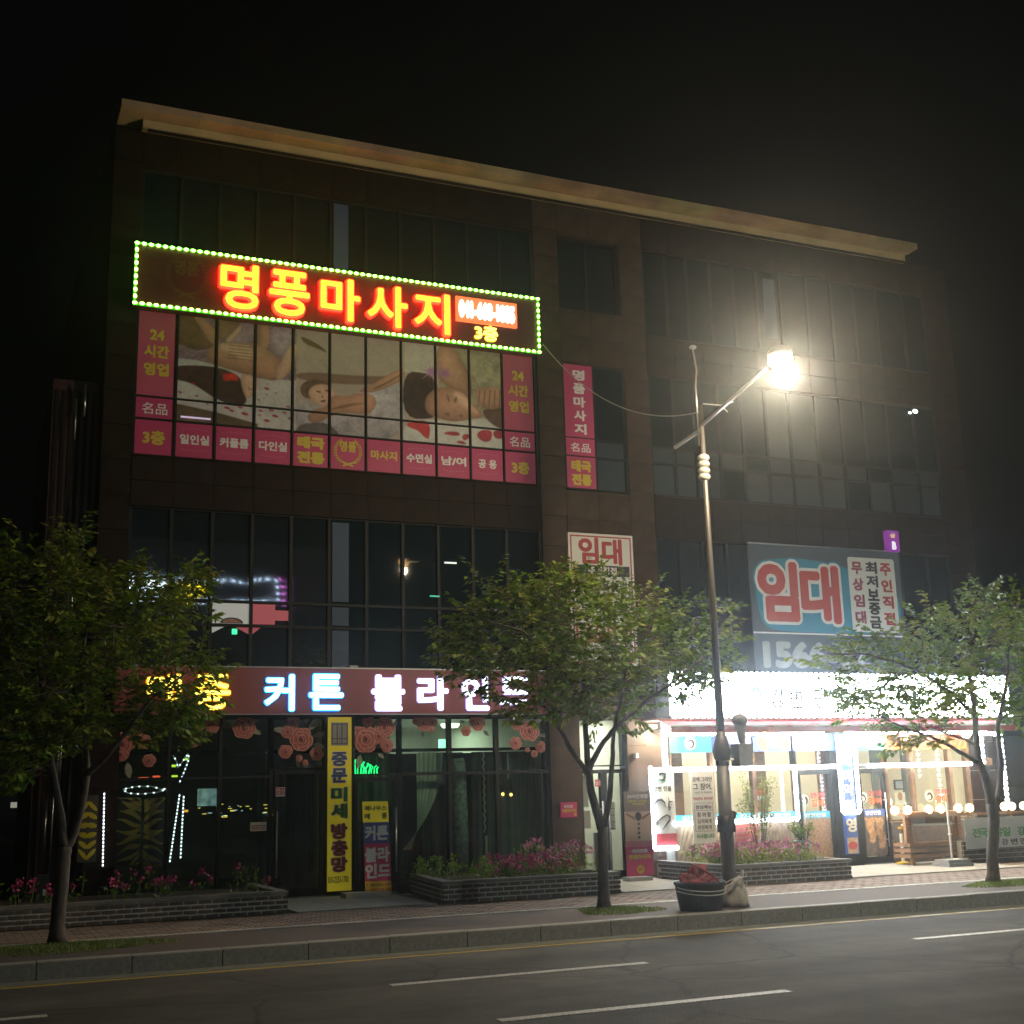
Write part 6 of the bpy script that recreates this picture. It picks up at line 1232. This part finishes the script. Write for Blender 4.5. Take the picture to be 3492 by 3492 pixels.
for c in range(5):
    x = wx0-(c % 2)*.1
    while x < 23.9:
        a_ = max(x, wx0); inst('brick', bmb, (a_, -1.2-.002, .006+c*.09), bw, scale=((x+.195-a_)/.2, 1, 1.27)); x += .205
box('coping', wx0, 24, -1.22, -.98, hh_, hh_+.05, M['cap'], bw)
Y0 = -1.24; tbn = thing('terrace_banner', (21, Y0, .5), 'pale banner with green and black lettering hung on the terrace rail behind the right tree', 'banner'); za, zb = F(*a6(1600, 1490), Y0)[1], F(*a6(1600, 1262), Y0)[1]
flat('cloth', (wx0+.03, 22.6, za, zb), Y0, M['paper'], tbn, .01); h_ = zb-za
lg = mat('print_leafgreen', (.12, .36, .12), .5)
for i, ch in enumerate('전국 유일 강변대회'):
    if ch != ' ': u = 1540+i*55; x_, z_ = F(*a6(u, 1380), Y0); T(ch, (x_-.02, x_+.20, za+h_*.36, za+h_*.66), Y0-.01, lg, tbn, 'letter', .03, .003)
x_, z_ = F(*a6(1750, 1450), Y0)
for i, ch in enumerate('강변민물장어'): T(ch, (x_+i*.25, x_+i*.25+.18, za+h_*.08, za+h_*.28), Y0-.01, M['bprint'], tbn, 'letter', .02, .003)
rail = thing('terrace_rail', (20, -1.0, .9), 'wooden rail along the terrace carrying round glowing bulbs', 'rail'); zr = F(*a6(1600, 1225), -1.0)[1]; xr_ = F(*a6(940, 1210), -1.)[0]
box('rail', xA, 23.9, -1.03, -.97, zr-.05, zr, M['wood_h'], rail)
for xx in (20.4, 22.0, 23.6): box('post', xx, xx+.07, -1.03, -.97, hh_+.05, zr-.05, M['wood'], rail)
gb = MB(); gb.ball((0, 0, 0), .085, .085, .085, 12, 7); gbm = gb.mesh('globe_lamp', emit('globe_glow', (1, .80, .45), 5), (0, 0, 0), True)
for k, (u, lab) in enumerate(((965, 'leftmost glowing globe lamp by the second restaurant door'), (1060, 'second glowing globe lamp from the left on the terrace rail'), (1215, 'glowing globe lamp on the rail left of the parasol pole'), (1300, 'glowing globe lamp on the rail just left of the right window post'), (1430, 'glowing globe lamp on the rail right of the parasol pole'), (1515, 'glowing globe lamp on the rail just left of the right tree trunk'), (1678, 'glowing globe lamp seen right beside the right tree trunk'), (1770, 'glowing globe lamp right of the right tree trunk under the light column'), (1825, 'second glowing globe lamp right of the right tree trunk'), (1912, 'glowing globe lamp at the far right edge of the view'))):
    x_, z_ = F(*a6(u, 1180), -1.0); t_ = thing('globe_lamp', (x_, -1.0, zr), lab, 'lamp', 'globe lamps on the terrace rail'); inst('globe', gbm, (x_, -1.0, zr+.10), t_); box('stem', x_-.015, x_+.015, -1.01, -.99, zr, zr+.04, M['dark'], t_)
    if k in (1, 4, 7): l = bpy.data.lights.new('globe', 'POINT'); l.energy = 45; l.color = (1, .78, .45); l.shadow_soft_size = .09; o = bpy.data.objects.new('lamp_light', l); COL.objects.link(o); o.parent = t_; o.location = (0, -.02, .24)
for (u0, v0, u1_, v1_, lab) in ((1590, 630, 1640, 960, 'zigzag column of white lights left on the terrace post'), (1735, 640, 1800, 1150, 'column of white lights right on the terrace post')):
    x0_, zt_ = F(*a6(u0, v0), -.9); x1_, zb_ = F(*a6(u1_, v1_), -.9); string(lab, [(x0_, -.9, zt_), (x0_+.0, -.9, zb_)], step=.11)
x0_, zt_ = F(*a6(1590, 640), -.9); x1_, _ = F(*a6(1740, 650), -.9); string('short row of white lights at the top of the terrace posts', [(x0_, -.9, zt_), (x1_, -.9, zt_-.05)], step=.1)
tp = thing('terrace_post', (x0_, -.85, 0), 'dark post at the right corner of the restaurant terrace wrapped by white lights', 'post'); box('post', x0_+.1, x0_+.22, -.85, -.75, 0, 2.7, M['dark'], tp); box('small_sign', x0_+.02, x0_+.28, -.88, -.86, 1.95, 2.1, M['wood'], tp)
# ================================================================== ACROSS THE ROAD (seen mirrored in the dark windows)
def OP(u, v, Yo=-34.):
    d = ray(u, v); t = (-Yo-CP.y)/d.y; p = CP+d*t; return p.x, p.z
ob = thing('opposite_building', (10, -34.2, 0), 'dark shop building across the road, mirrored in the windows', 'building')
box('wall', -12, 30, -46, -34.2, 0, 13, mat('opposite_wall', (.06, .06, .06), .8, .1), ob)
def osign(name, pa_, pb_, label, face, bord, step=.16, txt=None, tm=None):
    (x0, z1_), (x1, z0) = OP(*pa_), OP(*pb_); t_ = thing(name, ((x0+x1)/2, -34, z0), label, 'sign'); box('board', x0, x1, -34.2, -34.0, z0, z1_, face, t_)
    b = MB(); b.ball((0, 0, 0), .055, .05, .045, 6, 4); me = b.mesh('led_bulb', bord, (0, 0, 0)); n = int((x1-x0)/step); m_ = max(1, int((z1_-z0)/step))
    for i in range(n+1):
        for z in (z0, z1_): inst('led_bulb', me, (x0+(x1-x0)*i/n, -33.95, z), t_)
    for j in range(1, m_):
        for x in (x0, x1): inst('led_bulb', me, (x, -33.95, z0+(z1_-z0)*j/m_), t_)
    if txt:
        w_ = (x1-x0)/len(txt)
        for i, ch in enumerate(txt):
            if ch != ' ': T(ch, (x0+w_*(i+.12), x0+w_*(i+.88), z0+.15, z1_-.15), -34.0, tm[i], t_, 'letter', .03, .06, mirror=True, face=1)
    return t_
E_ob = emit('far_led', (.55, .75, 1), 25); E_ow = emit('far_white', (.75, .92, 1), 26); E_oy = emit('far_yellow', (1, .8, .02), 16); E_pk = emit('far_pink', (.9, .2, .9), 14)
osign('opposite_sign', t6(230, 915), t6(1470, 1090), 'long sign with white and yellow letters in blue-white lights, mirrored in the second floor windows', mat('opp_board', (.05, .04, .04), .6), E_ob, .26, '마음식당   ', [E_ow, E_ow, E_ow, E_oy]+[E_oy]*4)
osign('opposite_sign', t6(1500, 950), t6(1570, 1100), 'narrow upright sign edged in pink lights, mirrored in the second floor windows', mat('opp_board2', (.05, .04, .06), .6), E_pk, .3)
# window film on floor two near the mirrored sign
wf = thing('cafe_window_film', (4.8, .03, 4.5), 'faded white and red bowl film in the second floor windows behind the left tree', 'window film'); fy = .05
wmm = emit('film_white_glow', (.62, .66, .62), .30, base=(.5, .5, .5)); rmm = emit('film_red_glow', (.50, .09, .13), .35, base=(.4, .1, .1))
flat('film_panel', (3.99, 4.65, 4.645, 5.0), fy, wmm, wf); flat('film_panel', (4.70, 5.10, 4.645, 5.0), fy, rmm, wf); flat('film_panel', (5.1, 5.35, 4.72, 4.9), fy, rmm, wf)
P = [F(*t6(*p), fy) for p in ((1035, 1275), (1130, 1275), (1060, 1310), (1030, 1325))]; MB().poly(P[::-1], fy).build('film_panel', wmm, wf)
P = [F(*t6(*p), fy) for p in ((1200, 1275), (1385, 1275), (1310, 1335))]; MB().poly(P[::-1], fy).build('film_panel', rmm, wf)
x_, z_ = F(*t6(1180, 1250), fy); B = MB(); B.poly([(x_+.2*math.cos(a*.314), max(4.65, z_+.1*math.sin(a*.314))) for a in range(20)], fy-.005); B.build('bowl_rim', M['bprint'], wf)
B = MB(); B.poly([(x_+.16*math.cos(a*.314), max(4.66, z_+.075*math.sin(a*.314))) for a in range(20)], fy-.008); B.build('bowl_fill', mat('noodle_print', (.4, .2, .15), .6, .5, 40), wf)
r_ = R(t6(1182, 1290), t6(1216, 1326), .04); ee = thing('exit_sign', (r_[0], .04, r_[2]), 'tiny green exit sign glowing in the second floor window', 'sign'); flat('lamp_box', r_, .04, emit('exit_green2', (.05, .9, .35), 1.5), ee, .02)
r_ = R(t7(1130, 834), t7(1212, 845), .03); flat('lamp_reflection_bar', r_, .03, emit('lamp_reflection_glow', (.8, .85, .8), .8), label='thin bright bar, street lamp reflection built as glowing strip in the second floor window', cat='lamp', th=.02)  # street lamp reflection built as a glowing bar at the pane
r_ = R(t7(1030, 1062), t7(1095, 1072), .03); flat('light_streak', r_, .03, emit('green_streak', (.05, .6, .4), .5), label='faint green glowing streak on the dark second floor window', cat='lamp', th=.02)  # green streak built as a glowing strip before the pane
# reflected strings of the shop across the road, built as bulbs at the windows
for pa_, pb_, lab in ((a3(680, 680), a3(670, 1170), 'vertical white light string, reflection built as bulbs, beside the yellow chevron poster'), (a3(1185, 690), a3(1118, 1145), 'slanted white light string, reflection built as bulbs, right of the ochre posters'), (a3(1212, 700), a3(1190, 1120), 'thin white light string, reflection built as bulbs, right of the slanted string')):
    x0_, z0_ = F(*pa_, .1); x1_, z1__ = F(*pb_, .1); sm = MB(); sm.ball((0, 0, 0), .016, .014, .013, 6, 4); string(lab, [(x0_, -.04 if 'chevron' in lab else .13, z0_), (x1_, -.04 if 'chevron' in lab else .13, z1__)], step=.058, me=sm.mesh('led_bulb', emit('reflected_led', (.85, .9, 1), 4), (0, 0, 0)))
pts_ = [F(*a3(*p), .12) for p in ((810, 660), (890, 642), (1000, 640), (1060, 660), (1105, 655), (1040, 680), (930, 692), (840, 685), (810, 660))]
string('small loop of reflected white lights built as bulbs over the ochre striped posters', [(a_, .13, b_) for a_, b_ in pts_], step=.09, me=sm.mesh('led_bulb', emit('reflected_led2', (.85, .9, 1), 3), (0, 0, 0)))
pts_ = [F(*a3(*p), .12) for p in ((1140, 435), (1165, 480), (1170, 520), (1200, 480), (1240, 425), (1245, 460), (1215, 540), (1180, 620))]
string('crooked short string of reflected white lights built as bulbs high in the second window', [(a_, .13, b_) for a_, b_ in pts_], step=.07, me=sm.mesh('led_bulb', emit('reflected_led3', (.85, .9, 1), 3), (0, 0, 0)))
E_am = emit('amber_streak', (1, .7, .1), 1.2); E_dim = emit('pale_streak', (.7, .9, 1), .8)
wm_ = thing('mirrored_signage', (5, .2, 1.4), 'reflected signage built as glowing pale shape and amber strips in the third shop window', 'lights')  # reflections of lit signs, built as glowing plates behind the glass
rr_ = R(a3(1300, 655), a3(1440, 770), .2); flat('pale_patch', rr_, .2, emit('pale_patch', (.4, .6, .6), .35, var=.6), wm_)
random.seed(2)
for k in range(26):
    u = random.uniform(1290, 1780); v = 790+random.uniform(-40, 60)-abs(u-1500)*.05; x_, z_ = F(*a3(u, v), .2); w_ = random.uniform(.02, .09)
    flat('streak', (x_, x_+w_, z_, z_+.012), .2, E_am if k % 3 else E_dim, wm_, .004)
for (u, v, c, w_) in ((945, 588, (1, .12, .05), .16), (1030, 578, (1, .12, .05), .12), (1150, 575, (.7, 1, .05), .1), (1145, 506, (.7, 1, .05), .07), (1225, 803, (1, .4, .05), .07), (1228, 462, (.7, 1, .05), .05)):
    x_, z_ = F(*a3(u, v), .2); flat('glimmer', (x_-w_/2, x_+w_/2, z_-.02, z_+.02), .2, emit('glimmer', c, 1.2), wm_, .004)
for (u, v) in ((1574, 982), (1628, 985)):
    x_, z_ = F(*a4(u, v), .2); B = MB(); B.ball((x_, .2, z_), .03, .02, .03, 10, 6); B.build('amber_point', emit('amber_dot', (1, .55, .12), 6), label='small amber light point in the right shop window, %s of two' % ('left' if u < 1600 else 'right'), cat='light')  # glowing amber balls set behind the shop glass
# floodlight reflection, built as glowing balls on a third floor window at the right
x_, z_ = F(*t3(1190, 1405), .0); fo = thing('floodlight', (x_, -.02, z_), 'cold white reflection built as glowing balls in the far right third floor window', 'floodlight'); B = MB(); B.ball((x_, -.0, z_), .075, .02, .05, 10, 6); B.ball((x_-.16, .0, z_-.05), .045, .02, .03, 8, 5); B.build('lens', emit('cold_reflection', (.85, 1, .95), 5), fo, smooth=True)
# distant left side
fb = thing('distant_building', (-20, 60, 0), 'distant dark block with two lit windows beyond the left tree', 'building'); box('wall', -26, -2, 60, 70, 0, 16, mat('far_wall', (.02, .018, .014), .9, .1), fb)
for (u, v) in ((115, 2618), (110, 2696), (143, 2160), (143, 2197), (55, 2745), (82, 2735)):
    x_, z_ = F(u, v, 59.9); box('window', x_-.30, x_+.3, 59.8, 60, z_-.16, z_+.16, emit('far_window', (.9, .9, .7), .9 if v < 2700 else .35), fb)
# ================================================================== HAZE, added for bloom round the lamps and signs
HZD = 0.0025
hz = MB(); hz.box(-28, 62, -24, 75, -1.3, 17.5)
hm = bpy.data.materials.new('bloom_haze'); hm.use_nodes = True; n = hm.node_tree; n.nodes.clear(); o_ = n.nodes.new('ShaderNodeOutputMaterial'); pv_ = n.nodes.new('ShaderNodeVolumePrincipled')
pv_.inputs['Color'].default_value = (.82, .92, 1, 1); pv_.inputs['Density'].default_value = HZD; pv_.inputs['Anisotropy'].default_value = .91
n.links.new(pv_.outputs[0], o_.inputs['Volume'])
if HZD: hz.build('bloom_haze', hm, org=(0, 0, 0), kind='stuff')

bpy.data.scenes.remove(TSC)
